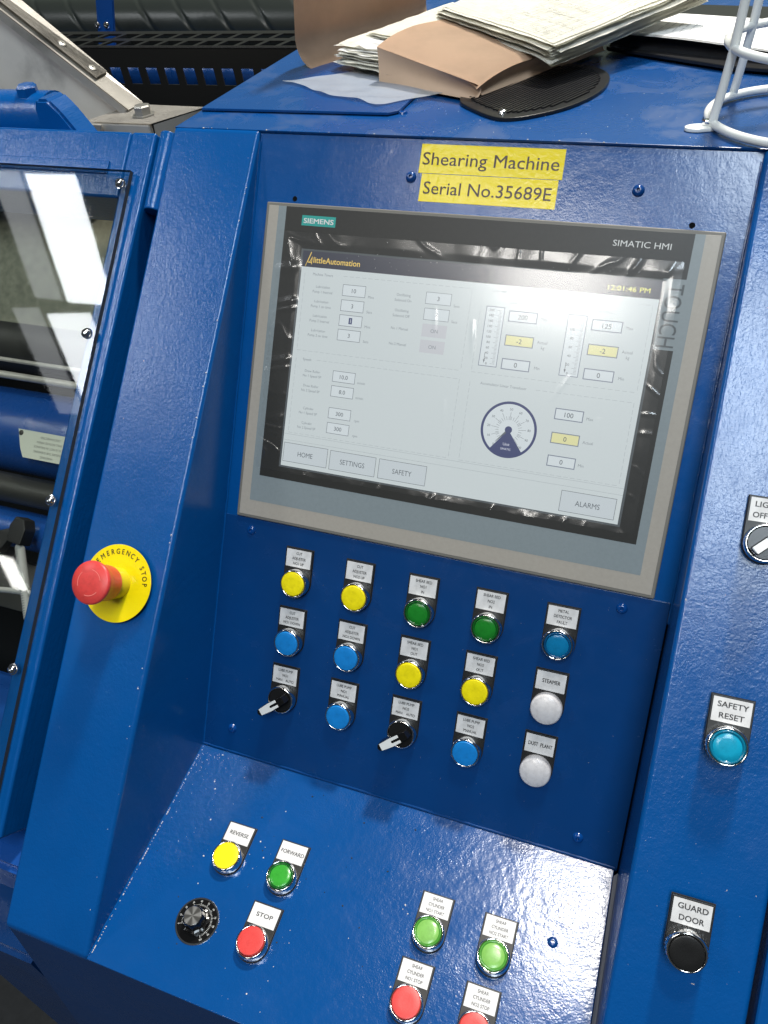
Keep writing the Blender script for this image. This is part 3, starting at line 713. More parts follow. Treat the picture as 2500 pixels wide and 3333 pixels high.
for y, s, f in ((157.1, '100', 'scr_box'), (178.3, '0', 'scr_ybox'), (198.8, '0', 'scr_box')): value(303.7, 328.6, y, y+10, s, f, 'scr_frameblue', .8, 4.4)
for x0, x1, s, y0 in ((45.6, 93.2, 'HOME', 226.8), (95.8, 143.8, 'SETTINGS', 227.3), (147, 194.9, 'SAFETY', 227.5), (320.9, 369.2, 'ALARMS', 228.1)):
    b = rectflat(x0, x1, -y0-19, -y0, dz+.04); frame_rect(b, x0, x1, y0, y0+19, .4, dz+.06)
    for f in list(b.faces)[1:]: f.material_index = 1
    text_bm(s, cap=5.0, xs=.86, bm=b, at=((x0+x1)/2, -y0-9.8, dz+.08), mat_idx=1)
    link('screen_key', b, [M['scr_key'], M['scr_ink']], ds, None, 0)
# column scales
for x0, x1, labs, vmax in ((228.8, 245.7, list(range(0, 201, 20)), 200), (301.3, 318, [0, 20, 40, 60, 80, 100, 125], 125)):
    b = rectflat(x0, x1, -129, -76.2, dz+.04); frame_rect(b, x0, x1, 76.2, 129, .6, dz+.06)
    for f in list(b.faces)[1:]: f.material_index = 1
    y0, y1 = 126.3, 79.3
    for q in labs: text_bm(str(q), cap=2.2, xs=1.05, bm=b, at=(x0+7.6, -(y0+(y1-y0)*q/vmax), dz+.08), align='R', mat_idx=2)
    for k in range(0, 41):
        yy = -(y0+(y1-y0)*k/40); n0 = len(b.faces); rectflat(x1-(6.6 if k % 4 == 0 else 4.6), x1-2.2, yy-.1, yy+.1, dz+.07, b); b.faces.ensure_lookup_table()
        b.faces[n0].material_index = 2
    n0 = len(b.faces); xq = x0+4.6; rectflat(xq-.2, xq+.2, -126, -117, dz+.10, b); flat([(xq-.9, -123.2), (xq+.9, -123.2), (xq, -126)], dz+.10, b); b.faces.ensure_lookup_table()
    for f in list(b.faces)[n0:]: f.material_index = 3
    link('column_scale', b, [M['scr_box'], M['scr_frameblue'], M['scr_ink'], M['scr_ink']], ds, None, 0)
# round gauge
gx, gy = 265.3, -182.5
b = bmesh.new()
def gring(r0, r1, a0, a1, z, idx, n=48):
    n0 = len(b.faces)
    A = [];
    for k in range(n+1):
        a = math.radians(a0+(a1-a0)*k/n); A.append((b.verts.new(Vector((gx+r0*math.cos(a), gy+r0*math.sin(a), z))*S), b.verts.new(Vector((gx+r1*math.cos(a), gy+r1*math.sin(a), z))*S)))
    for k in range(n): b.faces.new((A[k][0], A[k+1][0], A[k+1][1], A[k][1]))
    b.faces.ensure_lookup_table()
    for f in list(b.faces)[n0:]: f.material_index = idx
gring(.01, 23.4, 0, 360, dz+.04, 0, 72); gring(23.2, 25.5, 0, 360, dz+.06, 1, 72)
gring(2, 23.3, 232, 308, dz+.06, 1, 24)
for k in range(51):
    a = math.radians(230-k*5.6); r0, r1 = (9.0, 16.0 if k % 5 == 0 else 12.2)
    if k % 5 and k % 2: continue
    c_, s2 = math.cos(a), math.sin(a); n0 = len(b.faces); w_ = .13
    flat([(gx+r0*c_-w_*s2, gy+r0*s2+w_*c_), (gx+r1*c_-w_*s2, gy+r1*s2+w_*c_), (gx+r1*c_+w_*s2, gy+r1*s2-w_*c_), (gx+r0*c_+w_*s2, gy+r0*s2-w_*c_)], dz+.07, b); b.faces.ensure_lookup_table(); b.faces[n0].material_index = 2
for k in range(11):
    a = math.radians(230-k*28); text_bm(str(k*10), cap=2.2, bm=b, at=(gx+18.6*math.cos(a), gy+18.6*math.sin(a), dz+.08), mat_idx=2)
gring(.01, 3.3, 0, 360, dz+.10, 1, 32)
a = math.radians(228); n0 = len(b.faces); c_, s2 = math.cos(a), math.sin(a)
flat([(gx-1.1*s2, gy+1.1*c_), (gx+17*c_, gy+17*s2), (gx+1.1*s2, gy-1.1*c_)], dz+.09, b); b.faces.ensure_lookup_table(); b.faces[n0].material_index = 2
text_bm('Unit', cap=2.6, bm=b, at=(gx, gy-13, dz+.09), mat_idx=3); text_bm('SIMATIC', cap=1.9, bm=b, at=(gx, gy-17.4, dz+.09), mat_idx=3)
link('round_gauge', b, [M['scr_box'], M['scr_navy'], M['scr_ink'], M['scr_white']], ds, None, 0)
# captions
b = bmesh.new()
def cap_(s, x, y, c=2.5, al='C'): text_bm(s, cap=c, xs=.95, bm=b, at=(x, -y, dz+.08), align=al)
for i, y in enumerate((74.4, 88, 101.6, 115.3)):
    cap_('Lubrication', 68.6, y); cap_(('Pump 1 Interval', 'Pump 1 on time', 'Pump 2 Interval', 'Pump 2 on time')[i], 68.6, y+4.7); cap_(('Mins', 'Secs')[i % 2], 118.3, y+5)
for y, l1, l2 in ((74.2, 'Oscillating', 'Solenoid On'), (88.2, 'Oscillating', 'Solenoid Off')):
    cap_(l1, 150, y); cap_(l2, 150, y+4.8); cap_('Secs', 201.3, y+5.2)
cap_('No 1 Manual', 150, 104.6); cap_('No 2 Manual', 150, 118.8)
for y, l1, l2, u in ((154.4, 'Draw Roller', 'No 1 Speed SP', 'm/min'), (168.6, 'Draw Roller', 'No 2 Speed SP', 'm/min'), (190.5, 'Cylinder', 'No 1 Speed SP', 'rpm'), (205, 'Cylinder', 'No 2 Speed SP', 'rpm')):
    cap_(l1, 67.4, y); cap_(l2, 67.4, y+4.6); cap_(u, 119, y+5)
cap_('Machine Timers', 67.2, 63.2); cap_('Speeds', 60.4, 143.6); cap_('Load cells', 238.2, 62.6); cap_('Load cell A', 257, 71.2, 2.7); cap_('Load cell B', 329.6, 71.2, 2.7); cap_('Accumulator Linear Transducer', 254.5, 144.2)
for x in (281.4, 354):
    cap_('Max', x, 82.8, 2.7); cap_('Actual', x+1.4, 102.8, 2.7); cap_('kg', x+2.5, 107.3, 2.7); cap_('Min', x+.3, 125.3, 2.7)
cap_('Max', 334.4, 163, 2.7); cap_('Actual', 336, 183.6, 2.7); cap_('Min', 333.6, 204.3, 2.7)
link('caption_lettering', b, M['scr_soft'], ds, None, 0)
b = bmesh.new()
def dash(x0, y0, x1, y1):
    L_ = math.hypot(x1-x0, y1-y0); n = int(L_/6)
    for k in range(n):
        t0, t1 = k/n, (k+.68)/n; xa, ya, xb, yb = x0+(x1-x0)*t0, y0+(y1-y0)*t0, x0+(x1-x0)*t1, y0+(y1-y0)*t1
        if abs(x1-x0) > abs(y1-y0): rectflat(xa, xb, -ya-.1, -ya+.1, dz+.05, b)
        else: rectflat(xa-.1, xa+.1, -yb, -ya, dz+.05, b)
for x0, x1, y0, y1 in ((48.4, 213.5, 62.8, 135.6), (48.6, 213.6, 143.3, 216.4), (223.5, 369, 62.5, 135.4), (223.8, 368.4, 144.2, 216.5)):
    dash(x0+(40 if x0 < 100 and y0 < 100 else 22 if x0 < 100 else 30 if y0 < 100 else 60), y0, x1, y0); dash(x0, y0, x0, y1); dash(x1, y0, x1, y1); dash(x0, y1, x1, y1)
rectflat(44.4, 373, -218.3, -218.1, dz+.05, b); rectflat(44.4, 373, -224.3, -224.1, dz+.05, b)
link('group_outline', b, M['scr_line'], ds, None, 0)
b = text_bm('littleAutomation', cap=5.6, width=47.5, bold=.012, at=(79.6, -50.2, dz+.06))
for p in ([(47.6, -56.3), (52.6, -43.2), (53.3, -43.6), (49.8, -53.2), (53.6, -53.2), (53.6, -52.4), (49.4, -52.4), (48.3, -56.3)], [(51.2, -53.4), (54.4, -47.0), (54.4, -54.6), (53.7, -54.6), (53.7, -49.6), (51.9, -53.4)]): flat(p, dz+.06, b)
link('software_logo', b, M['scr_gold'], ds, None, 0)
link('clock_readout', text_bm('12:01:46 PM', cap=4.3, width=34.6, at=(347.6, -50.8, dz+.06)), M['scr_yellow'], ds, None, 0)
# protective film, loose and crinkled along its rim
pf = thing('protective_film', 'clear crinkled plastic film peeling along the edges of the touch screen', 'plastic film', FRONT.copy())
def filmz(x, y):
    # distance outside the stuck-down area
    d = max(44.5-x, y-250.5, x-374.5, 41-y, 0.0); t = min(1.0, d/6.0)
    q1 = noise.noise(Vector((x*.012, y*.012, 1.3)))
    sw = noise.noise(Vector((x*.035+q1, y*.022, 4.1)))
    rg = max(0.0, 1-abs(noise.noise(Vector((x*.028+q1*2, y*.028-q1*2, 9.7))))*7.0)
    z = .95 + .03*q1 + t*(.35 + .9*max(0.0, sw+.2) + .75*rg*rg*(.4+max(0, noise.noise(Vector((x*.02, y*.02, 30))))))
    # folds squeezed up along the left margin and the corners
    for yc, am, wd_ in ((92, 1.3, 3.0), (99, .9, 2.0), (148, 1.6, 3.5), (156, 1.0, 2.2), (205, .8, 4.0), (60, 1.0, 5.0)):
        if x < 45: z += am*math.exp(-((y-yc+(x-30)*.25)/wd_)**2)*min(1, (45-x)/7)*.9
    for xc, yc, am, wd_ in ((348, 36, 1.2, 2.4), (372, 44, 1.4, 2.2), (330, 250, 1.0, 2.2), (205, 252, 1.3, 2.2), (262, 253, 1.0, 2.0), (150, 252, .8, 2.4)):
        z += am*math.exp(-(((x-xc)+(y-yc)*.5)/wd_)**2)*math.exp(-((y-yc)/11)**2)*t
    # long soft creases rising from the bottom edge
    for xc, yc, L_, sl, am in ((212, 246, 52, .18, .8), (232, 238, 62, .12, .7), (205, 190, 26, .10, .5), (250, 246, 34, .22, .6), (300, 150, 22, -.5, .35), (222, 120, 30, .12, .5), (345, 190, 30, .1, .4), (184, 104, 22, .1, .3)):
        if yc-L_ < y < yc+8:
            u = (x-xc)+(yc-y)*sl; e = max(0.0, 1-abs((y-(yc-L_/2))/(L_/2+4)))
            z += am*e*math.exp(-(u/1.5)**2)
    return z
def filmpt(x, y):
    ex, ey = x, y
    if x < 19: ex = x+1.8*noise.noise(Vector((y*.11, 0, 2)))*1.4
    if y > 253: ey = y+1.6*noise.noise(Vector((x*.09, 3, 2)))
    return (ex, -ey, filmz(x, y))
link('film_skin', sheet_xy(17.5, 387.5, 26, 256.6, 300, 200, lambda x, y: filmpt(x, y)), M['film'], pf, None, 180)
cb = bmesh.new()
for k in range(46):
    x = 90+280*random.random(); y = random.gauss(43.5, 4.5)
    if y > 27: speck_at(on(FRONT, x, y, 1.05), random.uniform(.15, .45), .2)
o = link('dust_specks', cb, M['white'], pf, None, 0); o.matrix_basis = FRONT.inverted(); o['kind'] = 'stuff'

# ---------------------------------------------------------------- stickers
for nm, y0, y1, x0, x1, s, wd, lab in (('upper', -58.8, -34.0, 147.4, 276.6, 'Shearing Machine', 122.5, 'yellow sticker reading Shearing Machine, above the other sticker'), ('lower', -33.5, -9.6, 150.6, 274.2, 'Serial No.35689E', 115.5, 'yellow sticker reading Serial No.35689E just above the screen frame')):
    t = thing('name_sticker', lab, 'sticker', on(FACE, 0, 0, 0), 'yellow name stickers')
    link('sticker_sheet', poly_bm([(x0, -y1), (x1, -y1), (x1-.2, -y0), (x0+.4, -y0)], .12, .34), M['sticker'], t, None, 0)
    link('sticker_lettering', text_bm(s, cap=11.2, width=wd, bold=.004, at=((x0+x1)/2-.6, -(y0+y1)/2+.4, .42)), M['brown'], t, None, 0)

# ---------------------------------------------------------------- things lying on the top
# perforated black cable cover
mp = thing('vent_cover', 'black ribbed plastic cover plate sticking out from under the envelope', 'cover plate', TOPF.copy())
out = [(150, 165), (154, 130), (169, 112), (198, 84.5), (214, 80.5), (233, 90), (262, 118), (282, 160), (288, 200), (283, 236), (262, 262), (230, 270), (190, 262), (160, 225)]
for _k in range(2):
    out = [p for a_, b2 in zip(out, out[1:]+out[:1]) for p in ((a_[0]*.75+b2[0]*.25, a_[1]*.75+b2[1]*.25), (a_[0]*.25+b2[0]*.75, a_[1]*.25+b2[1]*.75))]
link('cover_rim', poly_bm(out, 0.1, 3.6, 1.0, 2), M['rubber'], mp)
b = bmesh.new()
cxm = 221
def inside(x, y):
    n = len(out); c = False
    for i in range(n):
        x1, y1 = out[i]; x2, y2 = out[(i+1) % n]
        x1, y1, x2, y2 = cxm+(x1-cxm)*.86, 175+(y1-175)*.86, cxm+(x2-cxm)*.86, 175+(y2-175)*.86
        if (y1 > y) != (y2 > y) and x < (x2-x1)*(y-y1)/(y2-y1)+x1: c = not c
    return c
for k in range(42):
    o0 = -70+k*4.4
    run = None
    for q in range(0, 140):
        tt = -110+q*2.0; x = cxm+o0*.80+tt*.25*.0+0; y = 175+tt
        x = cxm-10+o0+tt*.45
        if inside(x, y):
            if run is None: run = (x, y)
            last = (x, y)
        elif run is not None:
            if last[1]-run[1] > 5:
                d_ = Vector((last[0]-run[0], last[1]-run[1], 0)).normalized()*.0; w_ = 1.3
                poly_bm([(run[0]-w_, run[1]), (run[0]+w_, run[1]), (last[0]+w_, last[1]), (last[0]-w_, last[1])], 3.6, 4.9, 0, 1, b)
            run = None
link('ribs', b, M['rubber'], mp, None, 0)['kind'] = 'stuff'
o = link('screw', screw_bm(4.2, 2.8, 1.6), M['steelscrew'], mp); o.matrix_basis = T(206, 97, 3.6)

# open kraft envelope with its contents; e1 along its front edge, e2 going back
e1 = Vector((0.902, -0.431, 0)); e2 = Vector((0.431, 0.902, 0))
ENV = Matrix((e1, e2, Vector((0, 0, 1)))).transposed().to_4x4(); ENV.translation = Vector((-0.059, 0.242, 0.0552))
env = thing('envelope', 'open tan kraft paper envelope bulging with old papers', 'envelope', ENV.copy())
def wob(x, y, k, a=1.0): return a*noise.noise(Vector((x*.02, y*.02, k*3.7)))
def solid_sheet(fn, x0, x1, y0, y1, nx, ny, th):
    b = sheet_xy(x0, x1, y0, y1, nx, ny, fn)
    r = bmesh.ops.solidify(b, geom=list(b.faces), thickness=th*S); return b
DEP = 215
# back leaf of the envelope (lies on the lid), curling up into the standing flap on the left
def backleaf(u, y):
    # u: -170..255 unrolled coordinate; s > 6 flat, below that it rises
    if u > 18: return (u, y+wob(u, y, 1, 1.2), .6)
    q = 18-u; r = 26.0; a = min(q/r, 1.80)
    s = 18-r*math.sin(a); h = .6+r*(1-math.cos(a))
    if q/r > 1.80:
        e = q-1.80*r; s -= e*math.cos(1.80); h += e*math.sin(1.80)
    return (s+wob(y, q, 2, 2.5), y-q*.05+wob(q, y, 4, 2.0), h)
link('back_leaf', solid_sheet(backleaf, -175, 256, 0, DEP, 60, 16, .5), M['manila'], env, None, 60)
def gh(s):   # height of the front gusset along s
    return 33-18*(s-122)/132
def topface(s, y):
    h = gh(s)+8*(1-math.exp(-y/32.0))+3*math.sin(y*.03)+wob(s, y, 3, 1.2)
    ss = s
    if s > 240: h -= (s-240)**2*.02
    lean = max(0, (s-130)/120)
    return (ss+(y*.03), y+1.0*lean, h)
link('front_pocket', solid_sheet(topface, 121, 255, 0.5, DEP, 36, 28, .5), M['manila'], env, None, 60)
def gus(s, t):   # front gusset folded inwards, t 0..1 bottom to top
    dep = 9*math.sin(PI*t)*(.35+.65*(s-121)/134)
    return (s-(2.5*math.sin(PI*t) if s < 128 else 0), .6+dep+wob(s, t*40, 5, .5), .7+t*gh(s))
link('gusset', sheet_xy(121, 254, 0, 1, 36, 10, gus), M['manila'], env, None, 60)
def gus2(y, t):
    dep = 6*math.sin(PI*t)
    q = topface(255, y)
    return (255.5-dep+y*.03*t, y, .7+t*(q[2]-.7))
link('side_gusset', sheet_xy(12, DEP, 0, 1, 30, 8, gus2), M['manila'], env, None, 60)
# papers inside, poking out of the open left side
pst = thing('paper_bundle', 'bundle of dog-eared old papers poking out of the open envelope', 'papers', ENV.copy())
def ragged(s0, s1, y0, y1, h, k, mname, bendL=0.0, name='sheet', th=.26, up=0.0):
    rnd = random.Random(k)
    def fn(s, y):
        e = 6.0*noise.noise(Vector((y*.06, k*1.7, 0))) if s < s0+1 else 0
        f = 4.0*noise.noise(Vector((s*.05, k*2.1, 5))) if y < y0+1 else 0
        z = h+wob(s, y, k*.37, 1.3)+bendL*max(0, (s0+30-s)/30)**2+up*(y-y0)/150
        return (s+e, y+f, z)
    return link(name, solid_sheet(fn, s0, s1, y0, y1, 22, 12, th), M[mname], pst, None, 60)
rr = random.Random(3)
for k in range(26):
    h = 2.0+k*0.92
    s0 = 46+rr.uniform(-7, 12)+(18 if k < 8 else 0)-(k > 12)*4; y0 = 8+rr.uniform(-6, 8)+(k*.25)
    ragged(s0, 140, y0+ (6 if k < 5 else 0), y0+190, h, 10+k, 'newpaper' if k in (2, 7, 14, 19, 20, 23) else 'oldpaper', rr.uniform(-1.5, 2.5), up=5)
ragged(68, 128, 16, 150, 26.5, 50, 'newpaper', 2.0, up=5)
ragged(74, 128, 30, 150, 27.5, 51, 'newpaper', 1.0, up=5)
for k in range(7):
    ragged(62+rr.uniform(-2, 3), 132+k, 44+rr.uniform(-2, 2), 230, 28.8+k*.75, 60+k, 'oldpaper', rr.uniform(0, 1), up=4)
pb = bmesh.new()
for k in range(26):   # faint drawing lines on the top sheet
    x = 78+rr.random()*40; y = 80+rr.random()*110; L_ = rr.uniform(4, 26)
    z = 28.8+4.5+1.7+4*(y-44)/150
    if rr.random() < .5: flat([(x, y), (x+L_, y), (x+L_, y+.35), (x, y+.35)], z, pb)
    else: flat([(x, y), (x+.35, y), (x+.35, y+L_*.5), (x, y+L_*.5)], z, pb)
link('faint_print', pb, M['pencil'], pst, None, 0)

# thick folded drawings on top of the envelope
A0 = Vector((88, 284, 108)); B0 = Vector((232, 188, 93)); Cc = Vector((320, 312, 105))
f1 = (B0-A0); L1 = f1.length; f1.normalize(); f2 = (Cc-B0); f2 = (f2-f1*f2.dot(f1)).normalized(); f3 = f1.cross(f2)
ST = Matrix((f1, f2, f3)).transposed().to_4x4(); ST.translation = A0*S
dr = thing('drawing_stack', 'thick stack of folded engineering drawings lying on top of the tan envelope', 'papers', ST.copy())
rr = random.Random(11)
NS = 20
for k in range(NS):
    h = -16.5+k*.86; ju, jv = rr.uniform(-7, 5), rr.uniform(-5.5, 4.5)
    def fn(x, y, k=k, h=h, ju=ju, jv=jv):
        ex = ju*(x/L1-.0) + 2.2*noise.noise(Vector((y*.04, k*.9, 1)))*(x > L1*.9 or x < 6)
        ey = jv*(1-y/200) + 1.8*noise.noise(Vector((x*.05, k*.9, 7)))*(y < 6)
        sag = -5*max(0, (x-L1*.8)/(L1*.2))**2*(1-k/NS) + 1.2*noise.noise(Vector((x*.02, y*.02, k*.6)))
        fold = 1.5*math.exp(-(x/5)**2)*(k-NS/2)*-.35
        return (x+ex, y+ey, h+sag+fold)
    link('drawing_sheet', solid_sheet(fn, 0, L1+rr.uniform(-2, 2), 0, 235, 34, 22, .26), M['oldpaper'], dr, None, 60)
pb = bmesh.new(); zt = 1.9
def dl_(x0, y0, x1, y1, w_=.22):
    if abs(x1-x0) > abs(y1-y0): flat([(x0, y0-w_), (x1, y1-w_), (x1, y1+w_), (x0, y0+w_)], zt, pb)
    else: flat([(x0-w_, y0), (x0+w_, y0), (x1+w_, y1), (x1-w_, y1)], zt, pb)
x0, x1, ya, yb = L1-84, L1-14, 8, 190
dl_(14, 8, L1-10, 8); dl_(L1-10, 8, L1-10, 225)
for q in (x0, x0+18, x0+34, x0+52, L1-22): dl_(q, ya, q, yb)
for q in (22, 38, 55, 78, 96, 120, 150): dl_(x0, q, L1-10, q)
import itertools
for i, (q, s) in enumerate((('SCALE', 0), ('1-1', 0), ('DATE', 0), ('5000', 1), ('10000', 1), ('15', 1), ('12', 2), ('13', 2), ('14', 2), ('MATERIAL', 3), ('UNDER 70', 3), ('10', 3), ('1000', 4), ('5000', 4), ('47 ORDER IS', 4))):
    text_bm(q, cap=2.9, bm=pb, at=(x0+9+17*(i % 4), 15+16*(i//4)*1.4, zt), rot=PI/2*1 if False else 0)
for k in range(80):
    x = 20+rr.random()*(L1-110); y = 15+rr.random()*170; L_ = rr.uniform(3, 14)
    if rr.random() < .5: dl_(x, y, x+L_, y, .15)
    else: dl_(x, y, x, y+L_, .15)
link('drawing_print', pb, M['pencil'], dr, None, 0)

# milky plastic bag under the envelope
BG = TOPF @ T(0, 0, 0)
bag = bmesh.new()
def bagfn(u, v):   # u 0..1 along front edge, v 0..1 back
    a, b2 = Vector((-58, 178)), Vector((79, 101)); c2, d2 = Vector((35, 245)), Vector((150, 170))
    f = a.lerp(b2, u); k = c2.lerp(d2, u); p = f.lerp(k, v)
    ed = (1-v)**3
    w_ = 3.5*noise.noise(Vector((u*5, .3, 1)))*ed
    return (p.x+w_*.5, p.y+w_+4*ed*math.sin(u*9), 4.1+2.2*ed*(1+noise.noise(Vector((u*7, v*4, 2))))+.8*noise.noise(Vector((u*4, v*4, 5))))
bg_ = link('plastic_bag', sheet_xy(0, 1, 0, 1, 50, 24, bagfn), M['polybag'], None, BG, 60)
tag(bg_, 'flat milky plastic bag sticking out from under the tan envelope', 'plastic bag')

# clipboard with papers at the top right
cl = thing('clipboard', 'black clipboard folder carrying white sheets behind the wire holder', 'clipboard', TOPF.copy())
bd = [(268, 322), (272, 276), (420, 230), (600, 180), (640, 420), (300, 530)]
link('board', poly_bm([(266, 326), (392, 252), (560, 205), (640, 470), (300, 545)], 3, 6.5, .6, 1), M['rubber'], cl)
def flapfn(u, v): # black vinyl cover bowing up at the front
    a, b2 = Vector((268, 322)), Vector((560, 200)); p = a.lerp(b2, u); q = p+Vector((30, 190))
    r_ = p.lerp(q, v); return (r_.x, r_.y, 3+13*math.sin(min(1, v*6)*PI/2)-10*v*v)
link('cover', sheet_xy(0, 1, 0, 1, 40, 30, flapfn), M['rubber'], cl, None, 60)
for k in range(3):
    def pfn(u, v, k=k):
        a, b2 = Vector((276+k*1.5, 322+k)), Vector((565, 205)); p = a.lerp(b2, u); q = p+Vector((22+k, 165))
        r_ = p.lerp(q, v); return (r_.x, r_.y, 16.4+k*.5-10*v*v+1.6*math.sin(u*3)+3*(1-v)**3*math.sin(u*5+1))
    link('sheet', sheet_xy(0, 1, 0, 1, 40, 26, pfn), M['newpaper'], cl, None, 60)
pb = bmesh.new()
for i in range(22):
    for j in range(4):
        u = .12+i*.026; v = .15+j*.19
        a, b2 = Vector((279, 324)), Vector((565, 205)); p = a.lerp(b2, u); q = p+Vector((24, 165)); r0 = p.lerp(q, v); r1 = p.lerp(q, v+.15)
        z = 16.4+1.0-10*v*v+1.6*math.sin(u*3)+3*(1-v)**3*math.sin(u*5+1)+.5; z1 = 17.9-10*(v+.15)**2+1.6*math.sin(u*3)+3*(1-v-.15)**3*math.sin(u*5+1)
        pb.faces.new([pb.verts.new(Vector(q_)*S) for q_ in ((r0.x, r0.y, z), (r0.x+.8, r0.y-.4, z), (r1.x+.8, r1.y-.4, z1), (r1.x, r1.y, z1))])
link('table_print', pb, M['palefade'], cl, None, 0)

# white coated wire holder
wh = thing('wire_holder', 'white plastic coated round wire holder screwed to the top right corner', 'wire holder', TOPF.copy())
cx_, cy_ = 463.5, 107.0
def ring(r, z, n=72, cxx=cx_): return [Vector((cxx+r*math.cos(2*PI*k/n), cy_+r*math.sin(2*PI*k/n), z))*S for k in range(n)]
link('lower_ring', tube(ring(80, 5), .0036, 10, None, True), M['whitecoat'], wh, None, 60)
link('upper_ring', tube(ring(75, 60), .0035, 10, None, True), M['whitecoat'], wh, None, 60)
link('top_ring', tube(ring(72, 150), .0039, 10, None, True), M['whitecoat'], wh, None, 60)
for ang_, dr_ in ((202, 0), (140, 0), (76, 0), (104, 0), (-76, 0), (-20, 0), (20, 0)):
    a = math.radians(ang_); link('upright_wire', tube([Vector((cx_+rr_*math.cos(a), cy_+rr_*math.sin(a), z))*S for rr_, z in ((81, 6), (78, 30), (75, 60), (73, 110), (72, 155))], .0037, 12), M['whitecoat'], wh, None, 60)
o = link('fixing_tab', poly_bm([(-11+11*math.cos(a)*1.0, 7.5*math.sin(a)) for a in [PI/2+PI*k/12 for k in range(13)]]+[(6, -5.5), (6, 5.5)], .2, 3.4, .9, 2), M['whitecoat'], wh); o.matrix_basis = T(388.5, 78, 0) @ Matrix.Rotation(.25, 4, 'Z')
o = link('screw', lathe([(4.0, 3.4), (4.0, 6.5), (3.2, 7.6), (0, 7.8)], 6), M['steelscrew'], wh, None, 0); o.matrix_basis = T(384.5, 79.5, 0)

# ---------------------------------------------------------------- left guard door with clear sheet
gd = thing('guard_door', 'blue guard door frame with clear plastic window left of the console', 'guard door', PILL.copy())
def dpart(name, b, m, sm=30): return link(name, b, m, gd, None, sm)
XD = -129.5
def slab(x0, x1, v0, v1, z0, z1, bev=2.5): return poly_bm([(x0, -v1), (x1, -v1), (x1, -v0), (x0, -v0)], z0, z1, bev, 3)
dpart('right_stile', slab(-158.5, XD, 6, 715, -62, 0, 3.2), M['door'])
dpart('bottom_rail', slab(-520, -158.7, 655, 715, -62, 0, 3.2), M['door'])
dpart('top_rail', slab(-520, -158.7, 6, 75.5, -62, 0, 3.2), M['door'])
dpart('raised_strip', slab(-520, -176, 39, 52, .2, 2.0, .6), M['door'])
sh = bmesh.new(); poly_bm([(-520, -705), (-138.5, -705), (-144.2, -50), (-520, -50)], 2.2, 7.0, 0, 1, sh)
for f in sh.faces:
    if abs(f.normal.z) < .5: f.material_index = 1
    else: f.material_index = 0
ws = dpart('window_sheet', sh, [M['sheet'], M['sheetedge']], 0)
for v in (64.5, 218.4, 386.5, 553.0):
    o = link('dome_screw', lathe([(5.6, 0), (5.6, .8), (4.6, 1.0), (4.4, 2.6), (3.4, 4.2), (1.8, 4.9), (1.7, 3.5), (0, 3.5)], 24), M['steelscrew'], gd, None, 50); o.matrix_basis = T(-152.3+(1.5 if v > 300 else 0), -v, 7)
# hinge barrel between door and pillar
hb = lathe([(9, -40), (9.6, -39), (9.6, 39), (9, 40), (0, 40)], 32)
o = dpart('hinge_barrel', hb, M['door']); o.matrix_basis = T(-119.5, -44, -9) @ Matrix.Rotation(PI/2, 4, 'X')

# machine innards seen through the sheet: things behind the door plane (depth along the pillar normal)
def inside_part(name, label, cat, b, m, sm=40):
    o = link(name, b, m, None, PILL.copy(), sm); return tag(o, label, cat)
def cyl_x(v, z, r, x0=-640, x1=-118, n=40):
    return tube([Vector((x, -v, z))*S for x in (x0, x1)], r*S, n)
inside_part('cloth_panel', 'grey green cloth covering behind the upper window', 'cloth', sheet_xy(-640, -112, -205, -60, 40, 12, lambda x, y: (x, y, -95-8*math.sin((y+60)*.02))), M['greyfelt'])
inside_part('dark_roller', 'black roller below the cloth inside the machine', 'roller', cyl_x(212, -120, 34), M['darksteel'])
def bar(v, z, r, nm, lab, m='stainless'): inside_part(nm, lab, 'bar', cyl_x(v, z, r), M[m])
bar(240, -84, 2.6, 'thin_bar', 'upper thin bright steel bar inside the window')
bar(257, -88, 4.2, 'thin_bar', 'lower bright steel bar above the blue beam inside the window')
inside_part('blue_beam', 'wide rounded blue beam inside the machine behind the window', 'beam', cyl_x(316, -128, 50), M['bluefar'])
inside_part('steel_shaft', 'dark polished shaft below the blue beam inside the machine', 'shaft', cyl_x(385, -102, 17), M['darksteel'])
inside_part('blue_pipe', 'blue pipe behind the clamp inside the machine', 'pipe', cyl_x(430, -112, 22), M['bluefar'])
inside_part('steel_bar', 'dull flat steel bar below the blue pipe inside the machine', 'bar', poly_bm([(-640, -478), (-118, -462), (-118, -520), (-640, -520)], -120, -100, 1), M['darksteel'])
sg = thing('warning_plate', 'ivory warning plate hung upside down on the blue beam', 'sign', PILL @ T(-250, -334, -76) @ Matrix.Rotation(-.0, 4, 'Z'))
link('plate_sheet', poly_bm([(-34, 17), (-26, -4), (-20, -14), (46, -14), (46, 17)][::-1], 0, 1.2), M['ivory'], sg, None, 0)
b = bmesh.new()
for i, s in enumerate(('WARNING', 'ENSURE THE SHEARING', 'CYL IS NOT IN BALANCE', 'WILL ROTATE WHEN', 'DISCONNECTED')):
    text_bm(s, cap=2.6, bm=b, at=(12, -10.5+5.4*i, 1.4), rot=PI)
link('plate_lettering', b, M['pencil'], sg, None, 0)
o = link('screw', screw_bm(2.6, 1.5, .8), M['darksteel'], sg); o.matrix_basis = T(-29, 13, 1.2)
ck = thing('pipe_clamp', 'black hose clamp and spring hanging inside the lower window', 'clamp', PILL @ T(-246, -430, -70))
link('clamp_block', poly_bm([(-9, -12), (9, -14), (12, 4), (8, 15), (-4, 17), (-10, 6)], -10, 8, 2, 2), M['black'], ck)
link('clamp_arm', poly_bm([(-34, -26), (-26, -36), (-8, -6), (-14, 2), (-30, -4)], -8, 4, 2, 2), M['black'], ck)
